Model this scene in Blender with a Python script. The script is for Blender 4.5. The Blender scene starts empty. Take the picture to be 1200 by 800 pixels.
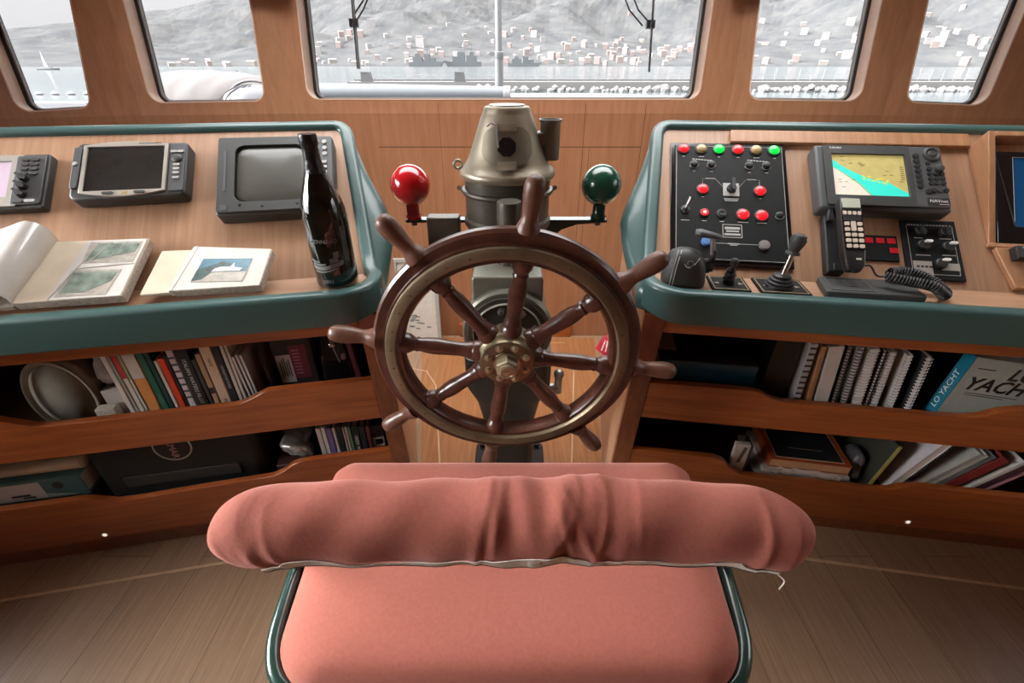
import bpy, bmesh, math, random
from mathutils import Vector, Matrix
random.seed(7)
C = bpy.context.scene.collection
R = math.radians
sc = bpy.context.scene
sc.view_settings.view_transform = 'Standard'
sc.view_settings.look = 'None'
sc.view_settings.exposure = -0.10
sc.view_settings.gamma = 1.0
sc.view_settings.use_curve_mapping = False

# ------------------------------------------------------------------ materials
def new_mat(name):
    m = bpy.data.materials.new(name); m.use_nodes = True
    nt = m.node_tree
    return m, nt, nt.nodes, nt.links, nt.nodes['Principled BSDF']

def mat(name, col, rough=.5, metal=0., spec=.5, emit=0., coat=0., noise=0., nscale=20., bump=0., sheen=0., alpha=None):
    m, nt, n, l, b = new_mat(name)
    b.inputs['Base Color'].default_value = (*col, 1)
    b.inputs['Roughness'].default_value = rough
    b.inputs['Metallic'].default_value = metal
    b.inputs['Specular IOR Level'].default_value = spec
    b.inputs['Coat Weight'].default_value = coat
    if sheen:
        b.inputs['Sheen Weight'].default_value = sheen
        b.inputs['Sheen Roughness'].default_value = .45
        b.inputs['Sheen Tint'].default_value = (*[min(1, c*1.4+.25) for c in col], 1)
    if emit:
        b.inputs['Emission Color'].default_value = (*col, 1); b.inputs['Emission Strength'].default_value = emit
    if noise or bump:
        tc = n.new('ShaderNodeTexCoord'); t = n.new('ShaderNodeTexNoise')
        t.inputs['Scale'].default_value = nscale; t.inputs['Detail'].default_value = 5
        l.new(tc.outputs['Object'], t.inputs['Vector'])
        if noise:
            r = n.new('ShaderNodeValToRGB')
            r.color_ramp.elements[0].position = .3; r.color_ramp.elements[1].position = .7
            r.color_ramp.elements[0].color = (*[c*(1-noise) for c in col], 1)
            r.color_ramp.elements[1].color = (*[min(1, c*(1+noise)) for c in col], 1)
            l.new(t.outputs['Fac'], r.inputs['Fac']); l.new(r.outputs['Color'], b.inputs['Base Color'])
        if bump:
            bp = n.new('ShaderNodeBump'); bp.inputs['Strength'].default_value = bump; bp.inputs['Distance'].default_value = .004
            l.new(t.outputs['Fac'], bp.inputs['Height']); l.new(bp.outputs['Normal'], b.inputs['Normal'])
    return m

def wood(name, dark, light, stretch=(30, 30, 2), rough=.4, coat=.15, seams=None, blotch=.25, bump=.05):
    """Veneer with streaky grain; seams: list of (axis, value) hairline joints in object space."""
    m, nt, n, l, b = new_mat(name)
    tc = n.new('ShaderNodeTexCoord'); mp = n.new('ShaderNodeMapping'); mp.inputs['Scale'].default_value = stretch
    l.new(tc.outputs['Object'], mp.inputs['Vector'])
    t = n.new('ShaderNodeTexNoise'); t.inputs['Scale'].default_value = 3; t.inputs['Detail'].default_value = 8; t.inputs['Roughness'].default_value = .62; t.inputs['Distortion'].default_value = .4
    l.new(mp.outputs['Vector'], t.inputs['Vector'])
    t2 = n.new('ShaderNodeTexNoise'); t2.inputs['Scale'].default_value = 3.2; t2.inputs['Detail'].default_value = 3
    l.new(tc.outputs['Object'], t2.inputs['Vector'])
    ad = n.new('ShaderNodeMath'); ad.operation = 'MULTIPLY_ADD'; ad.inputs[1].default_value = blotch; l.new(t2.outputs['Fac'], ad.inputs[0]); 
    l.new(t.outputs['Fac'], ad.inputs[2])
    r = n.new('ShaderNodeValToRGB')
    r.color_ramp.elements[0].position = .38 + blotch*.4; r.color_ramp.elements[1].position = .66 + blotch*.55
    r.color_ramp.elements[0].color = (*dark, 1); r.color_ramp.elements[1].color = (*light, 1)
    l.new(ad.outputs[0], r.inputs['Fac'])
    col = r.outputs['Color']
    if seams:
        sx = n.new('ShaderNodeSeparateXYZ'); l.new(tc.outputs['Object'], sx.inputs[0])
        for ax, v, wd, lo, hi, lim in seams:
            d = n.new('ShaderNodeMath'); d.operation = 'SUBTRACT'; d.inputs[1].default_value = v; l.new(sx.outputs[ax], d.inputs[0])
            a = n.new('ShaderNodeMath'); a.operation = 'ABSOLUTE'; l.new(d.outputs[0], a.inputs[0])
            c = n.new('ShaderNodeMath'); c.operation = 'LESS_THAN'; c.inputs[1].default_value = wd; l.new(a.outputs[0], c.inputs[0])
            fac = c.outputs[0]
            for op, vv in (('GREATER_THAN', lo), ('LESS_THAN', hi)):
                g = n.new('ShaderNodeMath'); g.operation = op; g.inputs[1].default_value = vv; l.new(sx.outputs[lim], g.inputs[0])
                mu = n.new('ShaderNodeMath'); mu.operation = 'MULTIPLY'; l.new(fac, mu.inputs[0]); l.new(g.outputs[0], mu.inputs[1]); fac = mu.outputs[0]
            mx = n.new('ShaderNodeMix'); mx.data_type = 'RGBA'
            l.new(fac, mx.inputs['Factor']); l.new(col, mx.inputs['A']); mx.inputs['B'].default_value = (*[c_*.35 for c_ in dark], 1)
            col = mx.outputs['Result']
    l.new(col, b.inputs['Base Color'])
    b.inputs['Roughness'].default_value = rough; b.inputs['Coat Weight'].default_value = coat; b.inputs['Coat Roughness'].default_value = .25
    if bump:
        bp = n.new('ShaderNodeBump'); bp.inputs['Strength'].default_value = bump; bp.inputs['Distance'].default_value = .002
        l.new(t.outputs['Fac'], bp.inputs['Height']); l.new(bp.outputs['Normal'], b.inputs['Normal'])
    return m

def floor_mat():
    m, nt, n, l, b = new_mat('floor_planks')
    tc = n.new('ShaderNodeTexCoord')
    mp = n.new('ShaderNodeMapping'); mp.inputs['Rotation'].default_value = (0, 0, R(90)); l.new(tc.outputs['Object'], mp.inputs['Vector'])
    br = n.new('ShaderNodeTexBrick'); br.inputs['Scale'].default_value = 1; br.inputs['Brick Width'].default_value = 2.4; br.inputs['Row Height'].default_value = .165
    br.inputs['Mortar Size'].default_value = .0012; br.offset = .37
    br.inputs['Color1'].default_value = (.265, .165, .100, 1); br.inputs['Color2'].default_value = (.325, .208, .130, 1); br.inputs['Mortar'].default_value = (.15, .088, .05, 1)
    l.new(mp.outputs['Vector'], br.inputs['Vector'])
    g = n.new('ShaderNodeMapping'); g.inputs['Scale'].default_value = (60, 2.5, 1); l.new(tc.outputs['Object'], g.inputs['Vector'])
    t = n.new('ShaderNodeTexNoise'); t.inputs['Scale'].default_value = 2; t.inputs['Detail'].default_value = 7; l.new(g.outputs['Vector'], t.inputs['Vector'])
    r = n.new('ShaderNodeValToRGB'); r.color_ramp.elements[0].position = .3; r.color_ramp.elements[0].color = (.78, .76, .74, 1); r.color_ramp.elements[1].position = .7; r.color_ramp.elements[1].color = (1.10, 1.10, 1.10, 1)
    l.new(t.outputs['Fac'], r.inputs['Fac'])
    mx = n.new('ShaderNodeMix'); mx.data_type = 'RGBA'; mx.blend_type = 'MULTIPLY'; mx.inputs['Factor'].default_value = 1
    l.new(br.outputs['Color'], mx.inputs['A']); l.new(r.outputs['Color'], mx.inputs['B'])
    l.new(mx.outputs['Result'], b.inputs['Base Color'])
    b.inputs['Roughness'].default_value = .38; b.inputs['Coat Weight'].default_value = .12; b.inputs['Coat Roughness'].default_value = .3
    return m

M = {}
M['wall'] = wood('veneer_wall', (.31, .130, .060), (.385, .178, .090), (13, 13, .9), .42, .12,
                 seams=[(2, 1.02, .0022, -.62, .6, 0), (0, .33, .0014, .5, 1.2, 2), (0, .60, .0014, .3, 1.2, 2), (0, -.33, .0010, .3, 1.2, 2), (0, .12, .0010, 1.02, 1.2, 2), (0, .36, .0012, .3, 1.02, 2)])
M['wallside'] = wood('veneer_side_wall', (.315, .142, .066), (.395, .192, .10), (13, 13, .9), .42, .12)
M['panelwood'] = wood('veneer_console_top', (.36, .20, .115), (.46, .27, .165), (1.5, 20, 20), .42, .1)
M['panelwood_v'] = wood('veneer_console_slope', (.33, .18, .10), (.44, .255, .155), (24, 1.1, 1.1), .42, .1)
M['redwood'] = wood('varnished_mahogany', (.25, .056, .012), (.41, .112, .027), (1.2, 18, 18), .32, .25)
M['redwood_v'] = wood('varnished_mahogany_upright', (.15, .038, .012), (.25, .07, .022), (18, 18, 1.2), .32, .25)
M['shelf_shade'] = mat('shelf_painted_shade', (.055, .020, .008), .6)  # shade between the shelves is put into this dark board colour
M['inside'] = mat('shelf_inside_shade', (.022, .014, .010), .8)  # near-black colour stands in for the shade deep in the cabinet
M['cheek'] = wood('veneer_cheek', (.42, .22, .12), (.55, .32, .2), (30, 30, 1.5), .45, .1)
M['boxwood'] = wood('veneer_box', (.36, .17, .08), (.48, .25, .13), (22, 2, 22), .4, .15)
M['floor'] = floor_mat()
M['inlay'] = mat('pale_inlay', (.52, .36, .22), .4, noise=.12, nscale=30)
M['reveal'] = mat('window_reveal_wood', (.66, .47, .36), .5, noise=.08, nscale=14)
M['teal'] = mat('teal_leatherette', (.046, .102, .096), .36, coat=.2, bump=.12, nscale=350, noise=.06)
M['velvet'] = mat('pink_velvet', (.385, .125, .092), .85, spec=.15, noise=.06, nscale=160, bump=.2, sheen=.55)
M['tape'] = mat('zip_tape', (.86, .83, .78), .8, noise=.2, nscale=60)
M['dkgreen'] = mat('dark_green_enamel', (.012, .045, .035), .25, coat=.4)
M['black'] = mat('black_plastic', (.018, .018, .019), .45)
M['blackgloss'] = mat('black_gloss', (.008, .008, .009), .12, coat=.3)
M['panelblack'] = mat('black_engraved_panel', (.006, .007, .007), .55, spec=.2)
M['darkgrey'] = mat('dark_grey_plastic', (.042, .044, .042), .5, bump=.05, nscale=400)
M['midgrey'] = mat('mid_grey_plastic', (.080, .083, .086), .45)
M['lightgrey'] = mat('light_grey_plastic', (.42, .42, .40), .45)
M['bezelwarm'] = mat('warm_grey_bezel', (.36, .33, .29), .4)
M['white'] = mat('white_print', (.75, .75, .73), .6)
M['screenoff'] = mat('dead_screen', (.022, .022, .021), .18, noise=.3, nscale=8)
M['crt'] = mat('crt_glass', (.075, .074, .063), .30, coat=.1)
M['lilac'] = mat('lilac_lcd', (.56, .45, .55), .35, emit=.05)
M['lcd'] = mat('pale_lcd', (.52, .56, .44), .4)
M['chartland'] = mat('chart_land', (.42, .35, .12), .4, emit=.55, noise=.12, nscale=60)
M['chartsea'] = mat('chart_shallow', (.03, .62, .50), .4, emit=.55)
M['chartdeep'] = mat('chart_deep', (.70, .62, .52), .4, emit=.45)
M['chartdot'] = mat('chart_mark', (.60, .62, .08), .4, emit=.4)
M['bluescreen'] = mat('blue_lcd', (.004, .045, .12), .2, emit=.5)
M['red_lit'] = mat('red_lamp', (.85, .012, .02), .3, emit=.75, coat=.5)
M['green_lit'] = mat('green_lamp', (.0, .75, .06), .3, emit=.9, coat=.5)
M['amber'] = mat('amber_lamp_off', (.42, .29, .12), .35, coat=.5)
M['red_led'] = mat('red_led_window', (.35, .008, .014), .3, emit=.35)
M['redball'] = mat('red_gloss_paint', (.42, .005, .009), .18, coat=.7)
M['greenball'] = mat('green_gloss_paint', (.004, .055, .032), .22, coat=.6, bump=.25, nscale=60)
M['brasspaint'] = mat('dull_bronze', (.30, .265, .20), .36, metal=.6, noise=.15, nscale=14)
M['bronze_dark'] = mat('dark_bronze', (.075, .066, .05), .4, metal=.45, noise=.25, nscale=12)
M['chrome'] = mat('chrome', (.75, .75, .76), .15, metal=1)
M['steel'] = mat('worn_steel', (.42, .42, .41), .35, metal=.8, noise=.15, nscale=30)
M['brass'] = mat('aged_brass', (.155, .125, .075), .36, metal=.7, noise=.3, nscale=18)
M['boltbrass'] = mat('polished_bolt_brass', (.34, .29, .19), .32, metal=.6)
M['flapbronze'] = mat('flap_bronze', (.185, .160, .115), .42, metal=.5, noise=.15, nscale=20)
M['lampmetal'] = mat('lamp_housing_metal', (.20, .185, .155), .4, metal=.5, noise=.15, nscale=20)
M['floor_bounce'] = wood('floor_bounce_tint', (.27, .105, .036), (.37, .165, .065), (24, 1.0, 1), .36, .2)  # oranger than the planks: bounced light painted into the wood colour
M['ringbrass'] = mat('tarnished_brass_ring', (.17, .128, .080), .42, metal=.5, noise=.28, nscale=14)
M['wheelwood'] = wood('wheel_teak', (.042, .014, .009), (.092, .032, .019), (9, 9, 9), .30, .35)
M['handlewood'] = wood('handle_teak', (.105, .043, .026), (.17, .075, .049), (9, 9, 9), .42, .15)
M['gearpaint'] = mat('grey_green_gear_paint', (.16, .16, .125), .42, metal=.3, noise=.15, nscale=18)
M['gearblack'] = mat('black_gear_paint', (.012, .013, .013), .4)
M['paper'] = mat('page_paper', (.66, .61, .54), .8, noise=.06, nscale=40)
M['paperedge'] = mat('page_edges', (.50, .44, .37), .85, noise=.25, nscale=160)
M['cream'] = mat('cream_sheet', (.62, .53, .40), .75, noise=.08, nscale=20)
M['sleeve'] = mat('clear_sleeve', (.66, .64, .60), .12, coat=.6, bump=.5, nscale=18, noise=.08)
M['photo_sky'] = mat('photo_sky', (.06, .17, .24), .3, noise=.3, nscale=30)
M['photo_land'] = mat('photo_land', (.05, .09, .09), .3, noise=.4, nscale=60)
M['photo_pale'] = mat('photo_pale', (.40, .37, .32), .3, noise=.2, nscale=80)
M['photo_white'] = mat('photo_white', (.75, .75, .72), .3)
M['photo_green'] = mat('photo_grey_green', (.20, .25, .21), .3, noise=.45, nscale=45)
M['bottle'] = mat('dark_bottle_glass', (.004, .005, .004), .06, coat=.8)
M['foil'] = mat('black_foil', (.02, .02, .022), .28, metal=.3, bump=.8, nscale=60)
M['label_grey'] = mat('etched_grey', (.16, .17, .17), .5)
M['rubber'] = mat('window_rubber', (.018, .018, .02), .6)
M['gasket'] = mat('grey_gasket', (.36, .34, .33), .6)
M['cloth'] = mat('beige_cloth', (.26, .235, .18), .9, noise=.25, nscale=14, bump=.3)
M['plastic_wrap'] = mat('crinkled_plastic', (.34, .29, .27), .2, coat=.5, bump=1.0, nscale=22, noise=.4)
M['silver_wrap'] = mat('silver_crumple', (.42, .41, .38), .25, metal=.5, bump=1.0, nscale=40, noise=.4)

def cmat(name, col, rough=.6):
    k = 'c_' + name
    if k not in M: M[k] = mat(name, col, rough, noise=.06, nscale=40)
    return M[k]

# ------------------------------------------------------------------ mesh helpers
def B(): return bmesh.new()

def box(bm, x0, x1, y0, y1, z0, z1, mx=None):
    vs = [bm.verts.new(Vector(p)) for p in ((x0,y0,z0),(x1,y0,z0),(x1,y1,z0),(x0,y1,z0),(x0,y0,z1),(x1,y0,z1),(x1,y1,z1),(x0,y1,z1))]
    if mx is not None:
        for v in vs: v.co = mx @ v.co
    for f in ((0,3,2,1),(4,5,6,7),(0,1,5,4),(1,2,6,5),(2,3,7,6),(3,0,4,7)): bm.faces.new([vs[i] for i in f])
    return bm

def frame_of(d):
    d = Vector(d).normalized()
    a = Vector((0, 0, 1)) if abs(d.z) < .95 else Vector((1, 0, 0))
    x = a.cross(d).normalized(); y = d.cross(x)
    return x, y, d

def loft(bm, rings, closed=True, caps=True, loop=False):
    """rings: list of lists of Vectors with the same count."""
    rv = [[bm.verts.new(p) for p in r] for r in rings]
    n = len(rv[0])
    pairs = list(zip(rv, rv[1:])) + ([(rv[-1], rv[0])] if loop else [])
    for a, b in pairs:
        for i in range(n if closed else n-1):
            j = (i+1) % n
            bm.faces.new((a[i], a[j], b[j], b[i]))
    if caps and not loop and closed:
        bm.faces.new(list(reversed(rv[0]))); bm.faces.new(rv[-1])
    return bm

def lathe(bm, prof, seg=32, org=(0,0,0), axis=(0,0,1), caps=True):
    """prof: [(radius, height)] along axis from org."""
    x, y, d = frame_of(axis); o = Vector(org)
    rings = [[o + d*h + (x*math.cos(2*math.pi*i/seg) + y*math.sin(2*math.pi*i/seg))*max(r, 1e-5) for i in range(seg)] for r, h in prof]
    loft(bm, rings, True, caps); return bm

def cyl(bm, p0, p1, r0, r1=None, seg=20):
    p0, p1 = Vector(p0), Vector(p1); r1 = r0 if r1 is None else r1
    return lathe(bm, [(r0, 0), (r1, (p1-p0).length)], seg, p0, p1-p0)

def ball(bm, c, r, seg=24, sc_=(1,1,1)):
    g = bmesh.ops.create_uvsphere(bm, u_segments=seg, v_segments=seg//2, radius=r)
    for v in g['verts']: v.co = Vector((v.co.x*sc_[0], v.co.y*sc_[1], v.co.z*sc_[2])) + Vector(c)
    return bm

def tube(bm, pts, r, seg=10, loop=False):
    pts = [Vector(p) for p in pts]; n = len(pts); rings = []
    prev = None
    for i, p in enumerate(pts):
        if loop: t = (pts[(i+1) % n] - pts[i-1])
        else: t = pts[min(i+1, n-1)] - pts[max(i-1, 0)]
        t.normalize()
        if prev is None: x, y, _ = frame_of(t)
        else:
            x = prev - t*prev.dot(t); x.normalize(); y = t.cross(x)
        prev = x
        rr = r[i] if isinstance(r, (list, tuple)) else r
        rings.append([p + (x*math.cos(2*math.pi*k/seg) + y*math.sin(2*math.pi*k/seg))*rr for k in range(seg)])
    loft(bm, rings, True, True, loop); return bm

def smooth_path(pts, n=8):
    """Catmull-Rom through pts."""
    P = [Vector(p) for p in pts]; P = [P[0]*2-P[1]] + P + [P[-1]*2-P[-2]]; out = []
    for i in range(1, len(P)-2):
        for k in range(n):
            t = k/n; a, b, c, d = P[i-1], P[i], P[i+1], P[i+2]
            out.append(.5*((2*b) + (c-a)*t + (2*a-5*b+4*c-d)*t*t + (3*b-a-3*c+d)*t**3))
    out.append(P[-2]); return out

def rounded(poly, rad, seg=6):
    """Round the corners of a 2D polygon; rad may be a list."""
    out = []; n = len(poly)
    for i in range(n):
        p = Vector(poly[i]); a = Vector(poly[i-1]); b = Vector(poly[(i+1) % n])
        r = rad[i] if isinstance(rad, (list, tuple)) else rad
        if r <= 0: out.append(tuple(p)); continue
        d1 = (a-p).normalized(); d2 = (b-p).normalized()
        ang = d1.angle(d2); L = min(r/math.tan(ang/2), (a-p).length*.49, (b-p).length*.49)
        r2 = L*math.tan(ang/2); c = p + (d1+d2).normalized()*(r2/math.sin(ang/2))
        s, e = p+d1*L, p+d2*L
        a0 = math.atan2(s.y-c.y, s.x-c.x); a1 = math.atan2(e.y-c.y, e.x-c.x)
        da = (a1-a0+math.pi) % (2*math.pi) - math.pi
        for k in range(seg+1): out.append((c.x+r2*math.cos(a0+da*k/seg), c.y+r2*math.sin(a0+da*k/seg)))
    return out

def prism(bm, poly, z0, z1, mx=None):
    mx = mx or Matrix.Identity(4)
    loft(bm, [[mx @ Vector((x, y, z)) for x, y in poly] for z in (z0, z1)]); return bm

def rect(x0, x1, y0, y1): return [(x0,y0),(x1,y0),(x1,y1),(x0,y1)]

def plate_with_hole(bm, outer, hole, z0, z1, mx=None):
    """Flat plate with a hole, thickness z0..z1, polygons in the xy of mx."""
    mx = mx or Matrix.Identity(4)
    tmp = bmesh.new()
    vo = [tmp.verts.new((x, y, 0)) for x, y in outer]; vh = [tmp.verts.new((x, y, 0)) for x, y in hole]
    es = [tmp.edges.new((v[i], v[(i+1) % len(v)])) for v in (vo, vh) for i in range(len(v))]
    bmesh.ops.triangle_fill(tmp, use_beauty=True, edges=es, normal=(0, 0, 1))
    tmp.verts.index_update()
    lo = [bm.verts.new(mx @ Vector((v.co.x, v.co.y, z0))) for v in tmp.verts]
    hi = [bm.verts.new(mx @ Vector((v.co.x, v.co.y, z1))) for v in tmp.verts]
    for f in tmp.faces:
        ix = [v.index for v in f.verts]
        bm.faces.new([hi[i] for i in ix]); bm.faces.new([lo[i] for i in reversed(ix)])
    k = 0
    for v in (vo, vh):
        for i in range(len(v)):
            a, b = k+i, k+(i+1) % len(v); bm.faces.new((lo[a], lo[b], hi[b], hi[a]))
        k += len(v)
    tmp.free(); return bm

def obj(name, bm, m, parent=None, smooth=False, bevel=0, seg=2, label=None):
    bmesh.ops.recalc_face_normals(bm, faces=bm.faces[:])
    me = bpy.data.meshes.new(name); bm.to_mesh(me); bm.free()
    for mm in (m if isinstance(m, (list, tuple)) else [m]): me.materials.append(mm)
    o = bpy.data.objects.new(name, me); C.objects.link(o)
    if parent is not None: o.parent = parent
    if smooth:
        for p in me.polygons: p.use_smooth = True
        if smooth != 2:
            try: me.set_sharp_from_angle(angle=R(38))
            except Exception: pass
    if bevel:
        b = o.modifiers.new('bevel', 'BEVEL'); b.width = bevel; b.segments = seg; b.limit_method = 'ANGLE'; b.angle_limit = R(35)
        for p in me.polygons: p.use_smooth = True
        b.harden_normals = False
        try: me.set_sharp_from_angle(angle=R(38))
        except Exception: pass
    if label: o['label'] = label
    return o

def tag(o, label, cat, group=None):
    o['label'] = label; o['category'] = cat
    if group: o['group'] = group
    return o

def thing(name, label, cat, mx=None, group=None):
    o = bpy.data.objects.new(name, None); C.objects.link(o); o.empty_display_size = .02
    if mx is not None: o.matrix_world = mx
    return tag(o, label, cat, group)

def struct(name, bm, m, parent=None, **k):
    o = obj(name, bm, m, parent, **k)
    if parent is None: o['kind'] = 'structure'
    return o

def text(name, s, size, m, parent, loc, rot=0, mx=None, extr=.0003, ax='CENTER', sx=1., bold=0., shear=0.):
    cu = bpy.data.curves.new(name, 'FONT'); cu.body = s; cu.size = size; cu.extrude = extr; cu.align_x = ax; cu.align_y = 'CENTER'; cu.resolution_u = 2; cu.offset = bold; cu.shear = shear
    t = bpy.data.objects.new(name, cu); C.objects.link(t)
    bpy.context.view_layer.update()
    me = bpy.data.meshes.new_from_object(t.evaluated_get(bpy.context.evaluated_depsgraph_get()))
    bpy.data.objects.remove(t); bpy.data.curves.remove(cu)
    me.materials.clear(); me.materials.append(m)
    base = Matrix.Translation(loc) @ Matrix.Rotation(rot, 4, 'Z') @ Matrix.Diagonal((sx, 1, 1, 1))
    if mx is not None: base = mx @ base
    me.transform(base); me.name = name
    o = bpy.data.objects.new(name, me); C.objects.link(o)
    if parent is not None: o.parent = parent
    return o

def axes(o, x, y, z):
    m = Matrix.Identity(4)
    for i, v in enumerate((x, y, z)):
        for j in range(3): m[j][i] = v[j]
    for j in range(3): m[j][3] = o[j]
    return m

# ================================================================== SETTING
RK = R(10); Z0 = 1.16; ZT = 2.2; WT = .11
fl = B(); box(fl, -2.7, 2.7, -1.8, 2.6, -.05, 0); floor = struct('floor', fl, M['floor'])
def strip(x0, y0, x1, y1, w=.009):
    d = Vector((x1-x0, y1-y0, 0)); L = d.length; a = math.atan2(d.y, d.x)
    bm = B(); box(bm, 0, L, -w/2, w/2, 0, .0014, Matrix.Translation((x0, y0, 0)) @ Matrix.Rotation(a, 4, 'Z'))
    struct('inlay', bm, M['inlay'], floor)
bm = B(); prism(bm, [(-.330, 1.105), (.330, 1.105), (.478, 2.255), (-.520, 2.255)], 0, .0008); struct('bounce_tint_panel', bm, M['floor_bounce'], floor)  # thin panel laid on the floor, bounced light held in its colour
strip(-1.95, .657, -.30, .991); strip(1.95, .716, .30, .984); strip(-.30, .991, .30, .984)
strip(-.375, 1.80, -.275, 1.22, .006); strip(.335, 2.05, .228, 1.22, .006)
strip(-.375, 1.80, -.44, 1.92, .006); strip(-.44, 1.92, -.66, 1.99, .006)
strip(.30, 2.20, .12, 2.20, .005)

# front facets: bottom corner points at z = 1.2, then raked outward by ten degrees
A1 = (-1.604, 2.191); A0 = (-2.517, 1.929)
corners = [A0, A1, (-.97, 2.28), (.97, 2.28), (-A1[0], A1[1]), (-A0[0], A0[1])]
def topquad(L, bl, br, tl, tr): return rounded([bl, br, tr, tl], [.045, .045, .05, .05], 8)
holes = {  # (along, height above 1.2) measured from the facet's origin corner
 'wall_left':  (2, [(-.433, .020), (-.173, .031), (-.117, .407), (-.113, .70), (-.435, .70)]),
 'wall_front_left': (2, [(-.592, .046), (-.120, .049), (-.090, .70), (-.581, .70)]),
 'wall_front': (None, [(-.910, .055), (.834, .055), (.842, .70), (-.888, .70)]),
 'wall_front_right': (1, [(.077, .054), (.537, .052), (.500, .70), (.020, .70)]),
 'wall_right': (1, [(.068, .050), (.355, .042), (.375, .70), (.022, .70), (.031, .41)]),
}
names = ['wall_left', 'wall_front_left', 'wall_front', 'wall_front_right', 'wall_right']
wn = 0
pane_m, _nt, _n, _l, _b = new_mat('window_glass')
_n.remove(_b); _tr = _n.new('ShaderNodeBsdfTransparent'); _gl = _n.new('ShaderNodeBsdfGlossy'); _gl.inputs['Roughness'].default_value = .02
_fr = _n.new('ShaderNodeFresnel'); _fr.inputs['IOR'].default_value = 1.45; _mx = _n.new('ShaderNodeMixShader')
_l.new(_fr.outputs[0], _mx.inputs[0]); _l.new(_tr.outputs[0], _mx.inputs[1]); _l.new(_gl.outputs[0], _mx.inputs[2]); _l.new(_mx.outputs[0], _n['Material Output'].inputs[0])
portals = []
for i, nm in enumerate(names):
    a, b = Vector((*corners[i], 0)), Vector((*corners[i+1], 0))
    e = (b-a).normalized(); nrm = Vector((-e.y, e.x, 0)); L = (b-a).length
    up = nrm*math.sin(RK) + Vector((0, 0, math.cos(RK))); out = nrm*math.cos(RK) - Vector((0, 0, math.sin(RK)))
    pick, hp = holes[nm]
    org = (a if pick == 1 else b if pick == 2 else (a+b)/2) + Vector((0, 0, Z0))
    xo = 0 if pick == 1 else L if pick == 2 else L/2
    mx = axes(org, e, up, out)
    ang0 = math.atan2(e.y, e.x)
    def dl(k):
        if k == 0 or k == len(corners)-1: return .2
        p, q, s_ = (Vector(corners[k+d]) for d in (-1, 0, 1))
        return math.tan((q-p).angle(s_-q)/2)
    H = (ZT-Z0)/math.cos(RK); dz = (ZT-Z0)*math.tan(RK)
    outer = [(-xo, 0), (L-xo, 0), (L-xo+dl(i+1)*dz, H), (-xo-dl(i)*dz, H)]
    hp = [(x, z/math.cos(RK)) for x, z in hp]
    hole = rounded(hp, .05, 8)
    bm = B(); plate_with_hole(bm, outer, hole, 0, WT, mx)
    lo = Matrix(mx); m2 = axes(a, e, Vector((0, 0, 1)), nrm)
    prism(bm, rect(0, L, -.05, Z0), 0, WT, m2)
    w = struct(nm, bm, M['wall'] if nm == 'wall_front' else M['wallside'])
    wn += 1
    cx = sum(p[0] for p in hole)/len(hole); cy = sum(p[1] for p in hole)/len(hole)
    def inset(d):
        out_ = []
        n_ = len(hole)
        for k in range(n_):
            p, q, s_ = Vector(hole[k-1]), Vector(hole[k]), Vector(hole[(k+1) % n_])
            t = (s_-p).normalized(); nn = Vector((-t.y, t.x)); out_.append(tuple(q+nn*d))
        return out_
    bm = B(); plate_with_hole(bm, inset(-.001), inset(.004), -.0015, .088, mx); win = struct('window_%d' % wn, bm, M['reveal'])
    bm = B(); plate_with_hole(bm, inset(.002), inset(.014), .072, .079, mx); struct('rubber_seal', bm, M['rubber'], win)
    bm = B(); plate_with_hole(bm, inset(.0105), inset(.019), .079, .090, mx); struct('gasket', bm, M['gasket'], win)
    bm = B(); plate_with_hole(bm, inset(.012), inset(.021), .090, .097, mx); struct('outer_seal', bm, M['rubber'], win)
    bm = B(); prism(bm, inset(.013), .0835, .0875, mx); struct('window_pane', bm, pane_m, win)
    portals.append((mx @ Vector((cx, cy, .13)), out, max(p[0] for p in hole)-min(p[0] for p in hole), max(p[1] for p in hole)-min(p[1] for p in hole), e, up))

# cabin behind the camera: side walls with unseen windows sized for fill light, after bulkhead with an opening, ceiling with an invented hatch for top light
for sgn, nm, w0_, w1_ in ((-1, 'wall_side_left', 1.15, 2.85), (1, 'wall_side_right', 1.75, 2.9)):
    m2 = axes((sgn*2.517, -1.6, 0), Vector((0, 1, 0)), Vector((0, 0, 1)), Vector((sgn, 0, 0)))
    bm = B(); hole = rounded(rect(w0_, w1_, .95, 1.95), .06, 6)
    plate_with_hole(bm, rect(-.05, 3.58, -.05, ZT), hole, 0, WT, m2); struct(nm, bm, M['wallside'])
    wn += 1
    bm = B(); plate_with_hole(bm, rounded(rect(w0_-.002, w1_+.002, .948, 1.952), .06, 6), rounded(rect(w0_+.02, w1_-.02, .97, 1.93), .05, 6), .01, .05, m2); win = struct('window_%d' % wn, bm, M['reveal'])
    bm = B(); prism(bm, rounded(rect(w0_+.018, w1_-.018, .968, 1.932), .05, 6), .028, .033, m2); struct('window_pane', bm, pane_m, win)
    portals.append((m2 @ Vector(((w0_+w1_)/2, 1.45, .13)), Vector((sgn, 0, 0)), w1_-w0_, 1.0, Vector((0, 1, 0)), Vector((0, 0, 1))))
m2 = axes((-2.58, -1.6, 0), Vector((1, 0, 0)), Vector((0, 0, 1)), Vector((0, -1, 0)))
bm = B(); prism(bm, rect(0, 5.16, -.05, ZT), 0, WT, m2); struct('wall_back', bm, M['wallside'])
bm = B(); plate_with_hole(bm, [(-2.63, -1.7), (2.63, -1.7), (2.63, 2.15), (1.62, 2.45), (.98, 2.56), (-.98, 2.56), (-1.62, 2.45), (-2.63, 2.15)], rounded(rect(-1.35, 1.35, 1.15, 2.1), .05), ZT-.002, ZT+.06)
struct('ceiling', bm, M['boxwood'])
wn += 1
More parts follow.
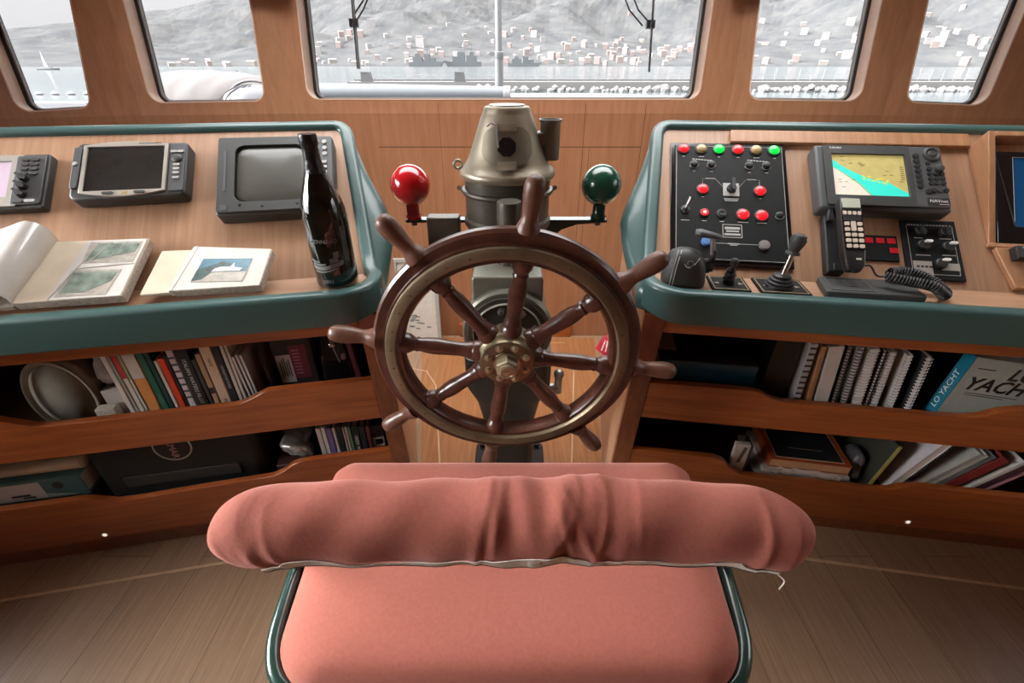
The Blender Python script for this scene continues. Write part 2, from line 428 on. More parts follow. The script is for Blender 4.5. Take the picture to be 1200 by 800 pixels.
bm = B(); plate_with_hole(bm, rounded(rect(-1.351, 1.351, 1.149, 2.101), .05), rounded(rect(-1.32, 1.32, 1.18, 2.07), .04), ZT-.012, ZT+.10); win = struct('window_%d' % wn, bm, M['reveal'])  # frame of the unseen skylight, added to light the cabin from above
bm = B(); prism(bm, rounded(rect(-1.321, 1.321, 1.179, 2.071), .04), ZT+.05, ZT+.056); struct('window_pane', bm, pane_m, win)
portals.append((Vector((0, 1.62, ZT+.12)), Vector((0, 0, 1)), 2.7, .95, Vector((1, 0, 0)), Vector((0, 1, 0))))
bm = B(); box(bm, -.30, .34, 2.262, 2.279, .0, .085); struct('baseboard_front', bm, M['redwood'], bevel=.003)

# ================================================================== CONSOLES
TH = {-1: R(11.0), 1: R(8.25)}; SL = math.atan(.9); LC = 1.55
class Con:
    def __init__(s, side):
        th = TH[side]; s.side = side; s.F = Vector((side*.3, .9, 0))
        s.e = Vector((side*math.cos(th), -math.sin(th), 0)); s.n = Vector((side*math.sin(th), math.cos(th), 0)); s.r = s.e*side
        s.up = s.n*math.cos(SL) + Vector((0, 0, math.sin(SL))); s.N = s.r.cross(s.up)
        s.skew = .053 if side < 0 else .022
    def P(s, a, w, z): return s.F + s.e*a + s.n*w + Vector((0, 0, z))
    def panel(s, a, y, lift=.0006, rot=0):
        o = s.F + s.e*a + s.n*.10 + Vector((0, 0, .93)) + s.up*y + s.N*lift
        return axes(o, s.r, s.up, s.N) @ Matrix.Rotation(rot, 4, 'Z')
    def flat(s, a, w, z, rot=0): return axes(s.P(a, w, z), s.r, s.n, Vector((0, 0, 1))) @ Matrix.Rotation(rot, 4, 'Z')
    def fw(s, z, rec=0): return .02 + .2*(.864-z) + rec
LCON, RCON = Con(-1), Con(1)

def build_console(c, label):
    root = thing('helm_console', label, 'console', axes(c.F, c.r, c.n, Vector((0, 0, 1))), )
    inv = root.matrix_world.inverted()
    def P(a, w, z): return inv @ c.P(a, w, z)
    def slab(bm, pts, nrm, t):
        nrm = (inv.to_3x3() @ nrm).normalized()
        loft(bm, [[P(*p) for p in pts], [P(*p) - nrm*t for p in pts]]); return bm
    zp = lambda w: .93 + .9*(w-.10)
    sk = lambda w: c.skew*w/.41
    Zv = Vector((0, 0, 1))
    obj('instrument_panel', slab(B(), [(sk(.1)+.01, .10, .93), (LC, .10, .93), (LC, .412, zp(.412)), (sk(.41)+.01, .412, zp(.412))], c.N, .018), M['panelwood_v'], root)
    obj('ledge', slab(B(), [(.075, .0, .93), (LC, .0, .93), (LC, .115, .93), (.014+sk(.1), .115, .93), (.012, .075, .93), (.022, .04, .93), (.045, .014, .93)], Zv, .018), M['panelwood'], root)
    # padded coaming: front, inner end, back
    path = []; ups = []; hs = []; ws = []
    def add(a, w, z, up, h, wd): path.append(c.P(a, w, z)); ups.append(up); hs.append(h); ws.append(wd)
    for a in (LC, 1.2, .8, .4, .15, .07): add(a, -.008, .940, Zv, .076, .034)
    for k in range(1, 7):
        t = k/6*math.pi/2; add(.07*(1-math.sin(t)), .078*(1-math.cos(t))-.008, .940+.006*k/6, Zv, .076 - .014*k/6, .034)
    n0 = c.N; N2 = (Zv*.5+n0*.5).normalized()
    add(sk(.09), .095, .951, N2, .058, .032)
    for w in (.13, .2, .28, .36, .385): add(sk(w), w, zp(w)+.014, n0, .05, .032)
    zb = zp(.41)+.010
    for k in range(1, 7):
        t = k/6*math.pi/2; u = k/6
        add(sk(.4)+.035*(1-math.cos(t)), .385+.03*math.sin(t), zp(.385)+.014 + (zb-zp(.385)-.014+.004)*math.sin(t), (n0*(1-u)+(n0+Zv)/2*u).normalized(), .045-.008*u, .032)
    for a in (.2, .5, .9, 1.3, LC): add(a, .415, zb+.004, (n0+Zv).normalized(), .037, .03)
    rings = []
    for i in range(len(path)):
        t = (path[min(i+1, len(path)-1)]-path[max(i-1, 0)]).normalized(); u = (ups[i]-t*ups[i].dot(t)).normalized(); lat = t.cross(u)
        prof = rounded([(-ws[i]/2, -hs[i]), (ws[i]/2, -hs[i]), (ws[i]/2, 0), (-ws[i]/2, 0)], [.004, .004, .011, .011], 4)
        rings.append([inv @ (path[i] + lat*x + u*y) for x, y in prof])
    bm = B(); loft(bm, rings); obj('padded_coaming', bm, M['teal'], root, smooth=True)
    # padded flank facing the helm, bulging into the gangway
    rings = []; nT = 26
    for k in range(nT+1):
        t = k/nT; w = .03 + .385*t
        b = .012 + .045*math.exp(-((t-.47)/.22)**2) if t < .47 else (.057*math.exp(-((t-.47)/.30)**2) + .004)*(1-max(0, (t-.85)/.15)**2)
        zt = (zp(w) if w > .10 else .93) - .004
        drop = .075 + .12*math.exp(-((t-.5)/.25)**2)
        s0 = sk(w)+.004
        rings.append([P(s0+.012, w, zt+.004), P(s0-.008-b*.25, w+.002, zt+.001), P(s0-.014-b*.75, w+.005, zt-.010), P(s0-.016-b, w+.006, zt-.030),
                      P(s0-.015-b*.9, w+.006, zt-.055), P(s0-.006-b*.45, w, max(.868, zt-drop)), P(s0+.014, w, max(.868, zt-drop-.02))])
    bm = B(); loft(bm, rings); obj('padded_flank', bm, M['teal'], root, smooth=2)
    # cabinet below
    def board(name, poly, m, t=.02, rec=0, bev=.002):
        bm = B(); loft(bm, [[P(a, c.fw(z, rec), z) for a, z in poly], [P(a, c.fw(z, rec)+t, z) for a, z in poly]]); return obj(name, bm, m, root, bevel=bev)
    board('apron_rail', [(.05, .812), (LC, .812), (LC, .866), (.05, .866)], M['redwood'])
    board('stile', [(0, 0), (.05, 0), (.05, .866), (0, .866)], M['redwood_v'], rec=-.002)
    if c.side < 0:
        up_ = [(.05, .655), (.305, .655), (.325, .645), (.350, .632), (.375, .620), (.40, .616), (.80, .618), (.83, .622), (.86, .64), (.89, .657), (LC, .66)]
        lo_ = [(.05, .347), (.30, .346), (.335, .335), (.37, .305), (.40, .292), (.60, .284), (.78, .274), (.83, .276), (.87, .298), (.90, .308), (LC, .308)]
    else:
        up_ = [(.05, .642), (.30, .642), (.33, .635), (.36, .618), (.39, .610), (.75, .608), (.81, .609), (.84, .618), (.87, .642), (.91, .655), (LC, .66)]
        lo_ = [(.05, .345), (.29, .344), (.32, .333), (.36, .285), (.39, .270), (.76, .268), (.80, .272), (.835, .295), (.87, .306), (LC, .300)]
    board('fiddle_board', [(.05, .50)] + [(LC, .50)] + list(reversed(up_)), M['redwood'])
    board('fiddle_board', [(.05, .088)] + [(LC, .088)] + list(reversed(lo_)), M['redwood'])
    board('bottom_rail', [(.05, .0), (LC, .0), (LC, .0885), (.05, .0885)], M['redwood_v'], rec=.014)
    board('bead_moulding', [(.05, .072), (LC, .072), (LC, .079), (.05, .079)], M['redwood'], rec=.006)
    for z in (.50, .215):
        bm = B(); slab(bm, [(.018, c.fw(z)+.021, z+.02), (LC-.02, c.fw(z)+.021, z+.02), (LC-.02, .405, z+.02), (.018, .405, z+.02)], Zv, .018); obj('shelf', bm, M['shelf_shade'], root)
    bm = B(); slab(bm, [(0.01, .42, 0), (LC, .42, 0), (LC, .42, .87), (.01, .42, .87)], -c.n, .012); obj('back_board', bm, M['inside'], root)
    bm = B(); loft(bm, [[P(s_, w, z) for w, z in ((c.fw(0)+.02, 0), (.66, 0), (.66, .872), (c.fw(.866)+.02, .872))] for s_ in (0, .016)]); obj('cheek_panel', bm, M['cheek'], root)
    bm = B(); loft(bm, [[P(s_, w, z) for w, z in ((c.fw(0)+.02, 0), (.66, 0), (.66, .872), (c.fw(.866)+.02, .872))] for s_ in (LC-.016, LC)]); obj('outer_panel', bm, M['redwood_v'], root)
    bm = B(); slab(bm, [(.016, .03, .884), (LC-.016, .03, .884), (LC-.016, .66, .884), (.016, .66, .884)], Zv, .012); obj('cabinet_top', bm, M['cheek'], root)
    # low step light let into the lower board
    o = P(.94, c.fw(.112), .112); d = -(inv.to_3x3() @ c.n)
    bm = B(); lathe(bm, [(.0, -.004), (.011, -.004), (.011, .001), (.0085, .003), (.007, .001), (.0065, .001)], 20, o, d); s_ = obj('step_light', bm, M['steel'], root, smooth=True)
    bm = B(); lathe(bm, [(.0001, .0), (.0066, .0), (.005, .003), (.0001, .0035)], 16, o, d); obj('lens', bm, mat('step_lens', (1, .9, .75), .3, emit=.9), s_)
    return root
con_l = build_console(LCON, 'mahogany console with teal padded rim carrying the albums, radar display and dark bottle')
con_r = build_console(RCON, 'mahogany console with teal padded rim carrying the alarm panel, joysticks and phone')
# ================================================================== SHIP'S WHEEL
VX, VY, VZ = Vector((1,0,0)), Vector((0,1,0)), Vector((0,0,1))
wh = thing('ship_helm', 'wooden eight-handled ship wheel with a tarnished brass ring, in front of the pink chair', 'ship wheel', axes((-.01, .808, .829), VX, Vector((0, -math.sin(R(4)), math.cos(R(4)))), Vector((0, -math.cos(R(4)), -math.sin(R(4))))))
def ring(bm, prof, seg=96):
    rings = [[Vector((r*math.cos(2*math.pi*i/seg), r*math.sin(2*math.pi*i/seg), z)) for r, z in prof] for i in range(seg)]
    loft(bm, rings, True, False, True); return bm
obj('rim', ring(B(), [(.216, -.014), (.213, -.004), (.213, .012), (.218, .022), (.2535, .022), (.2545, .014), (.258, .012), (.272, .014), (.2775, .008), (.278, -.006), (.274, -.014), (.258, -.016)]), M['wheelwood'], wh, smooth=True)
br_ = obj('brass_ring', ring(B(), [(.2255, .021), (.2265, .0275), (.229, .030), (.246, .030), (.2495, .0275), (.251, .021)]), M['ringbrass'], wh, smooth=True)
for k in range(32):
    a = 2*math.pi*(k+.4)/32; obj('ring_screw', lathe(B(), [(.0001, .0), (.003, 0), (.0027, .0009), (.0001, .0012)], 8, (.2375*math.cos(a), .2375*math.sin(a), .0299), (0,0,1)), M['brass'], br_)
for deg in (82, 37, -8, -53, -98, -143, 172, 127):
    a = R(deg); d = Vector((math.cos(a), math.sin(a), 0))
    bm = B(); lathe(bm, [(.023, .045), (.0225, .068), (.0185, .074), (.0190, .079), (.0165, .085), (.0150, .100), (.0165, .128), (.0180, .148), (.0170, .166), (.0140, .182), (.0160, .187), (.0140, .192), (.0170, .198), (.0205, .203), (.0215, .214), (.0215, .222)], 18, (0, 0, .004), d)
    obj('spoke', bm, M['wheelwood'], wh, smooth=True)
    bm = B(); lathe(bm, [(.0225, .271), (.0215, .279), (.0185, .286), (.0155, .293), (.0145, .300), (.0153, .309), (.0172, .321), (.0186, .334), (.0188, .346), (.0178, .356), (.0145, .364), (.0088, .3685), (.0001, .3695)], 20, (0, 0, -.001), d)
    obj('handle', bm, M['handlewood'], wh, smooth=True)
hub = obj('hub', lathe(B(), [(.060, -.022), (.062, .0), (.062, .020), (.056, .026), (.054, .036), (.050, .0375), (.030, .0375), (.029, .0400)], 48, (0,0,0), (0,0,1)), M['brass'], wh, smooth=True)
for k in range(8):
    a = 2*math.pi*(k+.5)/8; p = (.0415*math.cos(a), .0415*math.sin(a), .0372)
    bm = B(); lathe(bm, [(.0082, 0), (.0082, .0012)], 16, p); lathe(bm, [(.0058, .0012), (.0058, .0060), (.0045, .0068)], 6, p); obj('hub_bolt', bm, M['boltbrass'], hub, smooth=True)
bm = B(); lathe(bm, [(.027, .0375), (.027, .0405)], 32); lathe(bm, [(.0235, .0405), (.0245, .042), (.0245, .056), (.0215, .0595)], 6); lathe(bm, [(.0165, .0590), (.0165, .066), (.012, .068), (.011, .066), (.0055, .066), (.0050, .069), (.0001, .0695)], 24)
obj('axle_nut', bm, M['boltbrass'], hub, smooth=True)

# ================================================================== STEERING PEDESTAL
pd = thing('steering_pedestal', 'grey-green steering gear pedestal with bolted flange, standing behind the ship wheel', 'steering gear', Matrix.Translation((-.01, 1.05, 0)))
y0 = -.16
bm = B(); prism(bm, rounded([(-.078, .80), (.078, .80), (.078, .958), (-.078, .958)], [.0, .0, .008, .008], 4), 0, .17, axes((0, y0+.02, 0), VX, VZ, VY)); obj('gear_housing', bm, M['gearpaint'], pd, bevel=.004)
bm = B(); lathe(bm, [(.098, .0), (.103, .006), (.103, .022), (.096, .026), (.094, .17)], 48, (0, y0, .83), (0, 1, 0)); drum = obj('gear_drum', bm, M['gearpaint'], pd, smooth=True)
bm = B(); lathe(bm, [(.030, -.034), (.034, -.026), (.036, -.012), (.070, -.006), (.088, -.004), (.090, .001)], 48, (0, y0, .83), (0, 1, 0)); fl_ = obj('flange', bm, M['bronze_dark'], drum, smooth=True)
bm = B(); ring_ = [(.074, -.0075), (.0765, -.012), (.079, -.0075), (.0765, -.003)]
loft(bm, [[Vector((r*math.cos(2*math.pi*i/48), y0+z, .83+r*math.sin(2*math.pi*i/48))) for r, z in ring_] for i in range(48)], True, False, True); obj('flange_lip', bm, M['gearpaint'], fl_, smooth=True)
for k in range(8):
    a = 2*math.pi*(k+.3)/8; p = (.060*math.cos(a), y0-.006, .83+.060*math.sin(a))
    bm = B(); lathe(bm, [(.010, 0), (.010, .0015)], 16, p, (0,-1,0)); lathe(bm, [(.0075, .0015), (.0075, .0075), (.006, .0085)], 6, p, (0,-1,0)); obj('flange_bolt', bm, M['steel'], fl_, smooth=True)
bm = B(); cyl(bm, (0, y0-.03, .83), (0, -.213, .83), .024, seg=24); obj('shaft', bm, M['steel'], pd, smooth=True)
bm = B()
rings = []
for z, hx, yf, yb in ((.0, .075, .03, .30), (.40, .080, .02, .28), (.52, .090, -.04, .20), (.62, .112, -.10, .14), (.735, .108, -.135, .10)):
    rings.append([Vector((x, y, z)) for x, y in rounded([(-hx, yf), (hx, yf), (hx, yb), (-hx, yb)], .03, 5)])
loft(bm, rings); obj('column', bm, M['gearblack'], pd, smooth=True)
bm = B(); prism(bm, rounded([(-.135, -.02), (.135, -.02), (.135, .34), (-.135, .34)], .03), 0, .022); obj('foot_plate', bm, M['gearblack'], pd, bevel=.004)
for x, y in ((-.108, .015), (.108, .015), (-.108, .305), (.108, .305)):
    bm = B(); lathe(bm, [(.016, .022), (.016, .025)], 16, (x, y, 0)); lathe(bm, [(.011, .025), (.011, .04), (.009, .042)], 6, (x, y, 0)); obj('foot_bolt', bm, M['gearblack'], pd, smooth=True)
bm = B(); lathe(bm, [(.030, .955), (.030, .962), (.0275, .964), (.0275, 1.090), (.026, 1.096), (.0001, 1.097)], 28, (.004, -.05, 0)); obj('breather_post', bm, M['bronze_dark'], pd, smooth=True)
bm = B(); cyl(bm, (.095, -.06, .60), (.135, -.06, .60), .012); cyl(bm, (.135, -.06, .585), (.135, -.06, .64), .010); ball(bm, (.135, -.06, .645), .014); obj('grease_cock', bm, M['steel'], pd, smooth=True)
bm = B(); lathe(bm, [(.07, .73), (.062, .80), (.060, .95), (.085, .972), (.085, .982)], 28, (0, .15, 0)); obj('compass_post', bm, M['gearblack'], pd, smooth=True)

# ================================================================== BINNACLE
bn = thing('binnacle', 'bronze conical binnacle hood with red and green spheres on its arms, behind the ship wheel', 'compass', Matrix.Translation((-.012, 1.2, .983)))
bm = B(); lathe(bm, [(.085, -.0005), (.110, .004), (.113, .010), (.113, .022), (.1075, .028), (.1075, .085), (.1155, .087), (.118, .092), (.1155, .097), (.1085, .099), (.1085, .128)], 56); obj('bowl', bm, M['bronze_dark'], bn, smooth=True)
hd = obj('hood', lathe(B(), [(.1165, .126), (.1195, .131), (.1195, .140), (.1150, .146), (.108, .152), (.0985, .166), (.0895, .186), (.082, .206), (.074, .228), (.066, .250), (.0595, .266), (.056, .272), (.0555, .277), (.0520, .282), (.044, .284)], 64), M['brasspaint'], bn, smooth=True)
bm = B(); lathe(bm, [(.0001, .2835), (.043, .2835), (.042, .2865), (.0001, .289)], 40); obj('top_glass', bm, M['steel'], hd, smooth=True)
# hinged viewing flap, curved to the cone
def cone_pt(ang, z, lift):
    pr = [(.108, .152), (.0985, .166), (.0895, .186), (.082, .206), (.074, .228), (.066, .250), (.0595, .266)]
    for (r0, z0), (r1, z1) in zip(pr, pr[1:]):
        if z <= z1: break
    r = r0 + (r1-r0)*(z-z0)/(z1-z0) + lift
    return Vector((r*math.sin(ang), -r*math.cos(ang), z))
def cone_patch(outline, lift0, lift1):
    bm = B(); tmp = bmesh.new(); vs = [tmp.verts.new((x, z, 0)) for x, z in outline]; f = tmp.faces.new(vs)
    bmesh.ops.triangulate(tmp, faces=[f]); bmesh.ops.subdivide_edges(tmp, edges=tmp.edges[:], cuts=3, use_grid_fill=True)
    tmp.verts.index_update(); A = []; Bv = []
    for v in tmp.verts:
        rr = cone_pt(0, v.co.y, 0).length if False else abs(cone_pt(0, v.co.y, 0).y)
        an = math.asin(max(-.98, min(.98, v.co.x/rr)))
        A.append(bm.verts.new(cone_pt(an, v.co.y, lift1))); Bv.append(bm.verts.new(cone_pt(an, v.co.y, lift0)))
    for f in tmp.faces: bm.faces.new([A[v.index] for v in f.verts])
    for e in tmp.edges:
        if len(e.link_faces) == 1: i, j = (v.index for v in e.verts); bm.faces.new((A[i], A[j], Bv[j], Bv[i]))
    tmp.free(); return bm
out_ = rounded([(-.060, .168), (.060, .168), (.046, .246), (-.046, .246)], [.028, .028, .030, .030], 6)
fp = obj('viewing_flap', cone_patch(out_, .0, .0065), M['flapbronze'], hd, smooth=True)
obj('port_glass', cone_patch([(.0205*math.cos(2*math.pi*(k+.5)/8), .206+.0205*math.sin(2*math.pi*(k+.5)/8)) for k in range(8)], .0065, .0080), M['blackgloss'], fp, smooth=True)
obj('flap_hinge', cone_patch(rect(-.020, .020, .238, .254), .0065, .0090), M['brasspaint'], fp)
obj('flap_latch', cone_patch(rect(-.020, .020, .160, .176), .0065, .0090), M['brasspaint'], fp)
bm = B(); tube(bm, smooth_path([cone_pt(-.62, .247, .010), cone_pt(-.45, .254, .014), cone_pt(-.30, .247, .012), cone_pt(-.25, .225, .012), cone_pt(-.20, .205, .012)], 6), .0022, 6); obj('flap_chain', bm, M['steel'], fp, smooth=True)
# lamp housing on the starboard side of the hood
bm = B(); lathe(bm, [(.023, .165), (.0245, .168), (.0245, .248), (.0275, .250), (.0275, .2555), (.0235, .2555), (.0225, .240), (.0001, .240)], 28, (.104, .0, 0)); lamp = obj('lamp_housing', bm, M['lampmetal'], hd, smooth=True)
bm = B(); box(bm, .055, .098, -.020, .020, .195, .228); obj('lamp_bracket', bm, M['lampmetal'], lamp, bevel=.004)
bm = B(); tube(bm, [(-.122 + .010*math.cos(t*math.pi/8)*1, -.01, .155+.010*math.sin(t*math.pi/8)) for t in range(16)], .0035, 8, True); obj('lifting_ring', bm, M['brasspaint'], hd, smooth=True)
for s_ in (-1, 1):
    bm = B(); lathe(bm, [(.0035, 0), (.0035, .026), (.006, .027), (.006, .033)], 10, (s_*.117, -.022, .098), (0, -.3, .1)); obj('bowl_clip', bm, M['brasspaint'], bn, smooth=True)
# arms and correcting spheres
bm = B(); box(bm, .098, .262, -.016, .016, .010, .018); prism(bm, [(.098, -.040), (.118, -.034), (.145, -.012), (.185, .002), (.240, .006), (.240, .0105), (.098, .0105)], -.005, .005, axes((0,0,0), VX, VZ, -VY)); obj('sphere_arm', bm, M['dkgreen'], bn, bevel=.002)
bm = B(); box(bm, -.268, -.098, -.016, .016, .010, .018); obj('sphere_arm', bm, M['dkgreen'], bn, bevel=.002)
bm = B(); box(bm, -.205, -.122, -.060, -.018, -.075, .036); obj('junction_box', bm, M['bronze_dark'], bn, bevel=.003, label='dark square box on the left arm')
for x, m_, lb in ((-.248, 'redball', 'glossy red sphere'), (.240, 'greenball', 'glossy dark green sphere')):
    bm = B(); ball(bm, (x, 0, .103), .0505, 40); sp = obj('correcting_sphere', bm, M[m_], bn, smooth=2, label=lb)
    bm = B(); lathe(bm, [(.020, .018), (.021, .024), (.0165, .030), (.0165, .062)], 24, (x, 0, 0)); obj('sphere_neck', bm, M[m_], sp, smooth=True)
    bm = B(); lathe(bm, [(.008, .0), (.008, .0095)], 6, (x, 0, 0)); obj('clamp_nut', bm, M['bronze_dark'], sp)

# ================================================================== HELM CHAIR
ch = thing('helm_chair', 'wide pink velvet helm seat with bolster backrest and dark green tube frame', 'chair', Matrix.Translation((0, .52, 0)))
def pink_seat():
    out = rounded([(-.372, -.210), (.362, -.210), (.408, .226), (-.408, .226)], [.085, .085, .035, .035], 10)
    prof = [(0.0, .606), (.25, .606), (.5, .605), (.68, .603), (.80, .599), (.88, .593), (.94, .583), (.975, .568), (.995, .550), (1.0, .530), (.99, .508), (.96, .496), (.0, .496)]
    rings = []
    for s_, z in prof:
        k = max(s_, .0006)
        rings.append([Vector((x*k, .01+(y-.01)*k, z + .0035*math.sin(x*9+y*5)*(1-s_))) for x, y in out])
    return loft(B(), rings)
obj('seat_cushion', pink_seat(), M['velvet'], ch, smooth=2)
# bolster backrest: soft cylinder with gathered folds
NS, NR = 260, 72; rings = []
rnd = random.Random(3)
folds = [(rnd.uniform(-.36, .36), rnd.uniform(.007, .020), rnd.uniform(.0006, .0020), rnd.uniform(2.6, 5.2), rnd.uniform(-.9, .9)) for _ in range(22)]
folds += [(-.325, .010, .0022, 3.6, .3), (-.30, .010, .002, 3.7, .4), (-.27, .012, .002, 3.6, .5), (.325, .010, .0024, 3.6, -.4), (.295, .012, .002, 3.7, -.5), (.02, .016, .005, 2.2, .3), (.06, .014, .006, 2.0, -.5), (.10, .018, .004, 1.8, -.4), (-.02, .012, .004, 2.4, .2)]
folds += [(rnd.uniform(-.10, .16), rnd.uniform(.0045, .0075), rnd.uniform(.0015, .0034), rnd.uniform(1.9, 3.6), rnd.uniform(-1.2, 1.2)) for _ in range(9)]
folds += [(s_*rnd.uniform(.26, .35), rnd.uniform(.005, .008), rnd.uniform(.003, .005), rnd.uniform(3.4, 3.9), -s_*rnd.uniform(.3, 1.2)) for s_ in (-1, -1, -1, 1, 1, 1)]
def bolster(u, th):
    x = .378*u; au = abs(u)
    # blunt rounded ends
    k = max(0, (au-.80)/.20); r = .0490*(1-.05*au*au)*math.sqrt(max(0, 1-k**2.6)) if k < 1 else 0
    r = max(r, .0004)
    d = 0
    for fx, w, a, p, sl in folds:
        a = a*(.38 if abs(fx) > .13 else .75)
        dx = x - fx - sl*.03*math.sin(th-p)
        d += a*math.exp(-(dx/w)**2)*(.5+.5*math.cos(th-p))*(1 if r > .02 else 0)
    d += .0012*math.sin(x*61+th*2)+.0010*math.sin(x*37-th*3)
    r = r + d*min(1, r/.03)
    ry = r*1.02; rz = r*.98
    return Vector((x, -.140 - .012*au**3 + ry*math.cos(th), .854 - .008*au**3 + .002*math.sin(x*14) + rz*math.sin(th)))
for i in range(NS+1):
    u = math.sin((i/NS-.5)*math.pi)*.35 + (i/NS-.5)*2*.65
    rings.append([bolster(u, 2*math.pi*j/NR) for j in range(NR)])
bol = obj('bolster_backrest', loft(B(), rings), M['velvet'], ch, smooth=2)
# zip tape along the lower seam facing the room behind
bm = B(); up_, dn_, ed_ = [], [], []
for i in range(91):
    u = -.80 + 1.66*i/90
    wv = .05*math.sin(u*9)+.04*math.sin(u*23+1)
    wd = max(.10, .32 + .17*math.sin(u*7+1) + .06*math.sin(u*19)) if abs(u) < .74 else .16
    t0 = R(214)+wv*.5; a_, b_ = bolster(u, t0-wd), bolster(u, t0)
    c_ = Vector((a_.x, -.140, .85)); 
    f = lambda p, e: p + (p-Vector((p.x, -.140, .850))).normalized()*e
    up_.append(f(a_, .0016)); dn_.append(f(b_, .0034)); ed_.append(f(b_, .0030))
rows = [bm.verts.new(p) for p in up_]; rows2 = [bm.verts.new(p) for p in dn_]
for i in range(90): bm.faces.new((rows[i], rows[i+1], rows2[i+1], rows2[i]))
tp = obj('zip_tape', bm, M['tape'], bol); tp.modifiers.new('thick', 'SOLIDIFY').thickness = .001
bm = B(); tube(bm, ed_, .0022, 6); obj('zip_teeth', bm, M['bronze_dark'], tp, smooth=True)
bm = B(); tube(bm, smooth_path([ed_[-1], ed_[-1]+Vector((.008, -.006, -.006)), ed_[-1]+Vector((.005, -.008, -.018)), ed_[-1]+Vector((.010, -.004, -.026))], 5), .0009, 5); obj('loose_thread', bm, M['tape'], bol)
# tube frame
fr_ = smooth_path([(-.385, .17, .550), (-.400, .06, .550), (-.398, -.06, .545), (-.386, -.15, .538), (-.345, -.20, .528), (-.25, -.212, .518), (0, -.215, .515), (.25, -.212, .518), (.335, -.20, .528), (.376, -.15, .538), (.390, -.06, .545), (.398, .06, .550), (.388, .17, .550)], 6)
bm = B(); tube(bm, fr_, .0135, 12); obj('seat_frame', bm, M['dkgreen'], ch, smooth=True)
for s_ in (-1, 1):
    bm = B(); tube(bm, smooth_path([(s_*.388, .0, .553), (s_*.40, -.035, .62), (s_*.375, -.10, .74), (s_*.335, -.135, .815)], 6), .012, 12); obj('back_support', bm, M['dkgreen'], ch, smooth=True)
    for yy in (-.195, .165):
        bm = B(); tube(bm, [(s_*.335, yy*.98, .53), (s_*.33, yy, .3), (s_*.325, yy*1.0, .012)], .0135, 12); lathe(bm, [(.017, .0), (.017, .02)], 14, (s_*.325, yy, 0)); obj('leg', bm, M['dkgreen'], ch, smooth=True)
bm = B(); box(bm, -.33, .33, -.18, .19, .478, .4955); obj('seat_board', bm, M['cheek'], ch, bevel=.003)
# ================================================================== LEFT CONSOLE: INSTRUMENTS
def buttons(name, pts, r, h, m, parent, z=0, seg=14, sy=1.):
    for x, y in pts:
        bm = B(); lathe(bm, [(r, 0), (r, h*.7), (r*.8, h), (.0001, h)], seg, (0, 0, 0), (0, 0, 1))
        for v in bm.verts: v.co = Vector((v.co.x + x, v.co.y*sy + y, v.co.z + z))
        obj(name, bm, m, parent, smooth=True)
def slabs(bm, rects, z0, z1):
    for x0, x1, y0, y1 in rects: box(bm, x0, x1, y0, y1, z0, z1)
    return bm

# CRT radar display
t = thing('radar_display', 'square dark grey tube radar display with bulging grey screen, partly behind the bottle', 'display', LCON.panel(.207, .258))
bm = B(); prism(bm, rounded(rect(-.130, .128, -.106, .101), .006, 3), 0, .036); obj('housing', bm, M['darkgrey'], t, bevel=.003)
bm = B(); plate_with_hole(bm, rounded(rect(-.127, .075, -.103, .098), .005, 3), rounded(rect(-.090, .064, -.078, .075), .022, 6), .036, .044); bz = obj('bezel', bm, M['darkgrey'], t, bevel=.002)
rings = [[Vector((x*k, y*k - .001, z)) for x, y in rounded(rect(-.091, .065, -.077, .077), .024, 6)] for k, z in ((1., .0365), (.93, .0385), (.7, .041), (.35, .0425), (.02, .043))]
for rg in rings:
    for p in rg: p.x = p.x + (-.013)*(1-1)  
obj('tube_screen', loft(B(), rings), M['crt'], t, smooth=2)
bm = B(); prism(bm, rounded(rect(.076, .126, -.103, .098), .004, 3), .036, .042); kp = obj('key_strip', bm, M['midgrey'], t, bevel=.0015)
for yy in (.080, .062, .046): buttons('round_key', [(.092, yy), (.110, yy)], .0058, .003, M['lightgrey'], kp, .042, 12)
for k in range(6):
    bm = B(); box(bm, .088, .114, .018-k*.014, .026-k*.014, .042, .0448); obj('oblong_key', bm, M['lightgrey'], kp, bevel=.001)
bm = B(); slabs(bm, [(-.118, -.104, -.099, -.085), (-.113, -.108, -.05, .06)], .044, .0452); obj('trim_mark', bm, M['midgrey'], t)
buttons('bezel_stud', [(-.03, -.091), (.045, -.088), (-.078, -.086)], .0028, .002, M['black'], bz, .044, 10)

# multifunction display
t = thing('chartplotter', 'grey chartplotter with dark blank screen and bowed pale bezel, left of the radar display', 'display', LCON.panel(.522, .286))
bm = B(); prism(bm, rounded([(-.116, -.076), (.118, -.073), (.119, .070), (-.112, .074)], [.016, .012, .010, .014], 5), 0, .034); obj('housing', bm, M['darkgrey'], t, bevel=.005, seg=3)
arc = lambda x0, x1, y, b, n=10: [(x0+(x1-x0)*k/n, y + b*math.sin(math.pi*k/n)) for k in range(n+1)]
outl = arc(-.094, .079, -.062, -.012) + list(reversed(arc(-.094, .079, .063, .009)))
bm = B(); plate_with_hole(bm, outl, rect(-.086, .071, -.058, .058), .034, .039); bz = obj('bezel', bm, M['bezelwarm'], t, bevel=.0012)
bm = B(); box(bm, -.0865, .0715, -.0585, .0585, .034, .0362); obj('screen', bm, M['screenoff'], t)
bm = B(); prism(bm, rounded(rect(-.112, -.097, -.050, .058), .005, 4), .034, .040); dr = obj('card_door', bm, M['midgrey'], t, bevel=.0015)
buttons('door_catch', [(-.1045, .012)], .005, .004, M['lightgrey'], dr, .040, 12)
for x in (-.035, .028):
    bm = B(); prism(bm, rounded(rect(x-.011, x+.011, -.0685, -.0625), .0029, 4), .039, .0415); obj('bezel_key', bm, M['darkgrey'], bz)
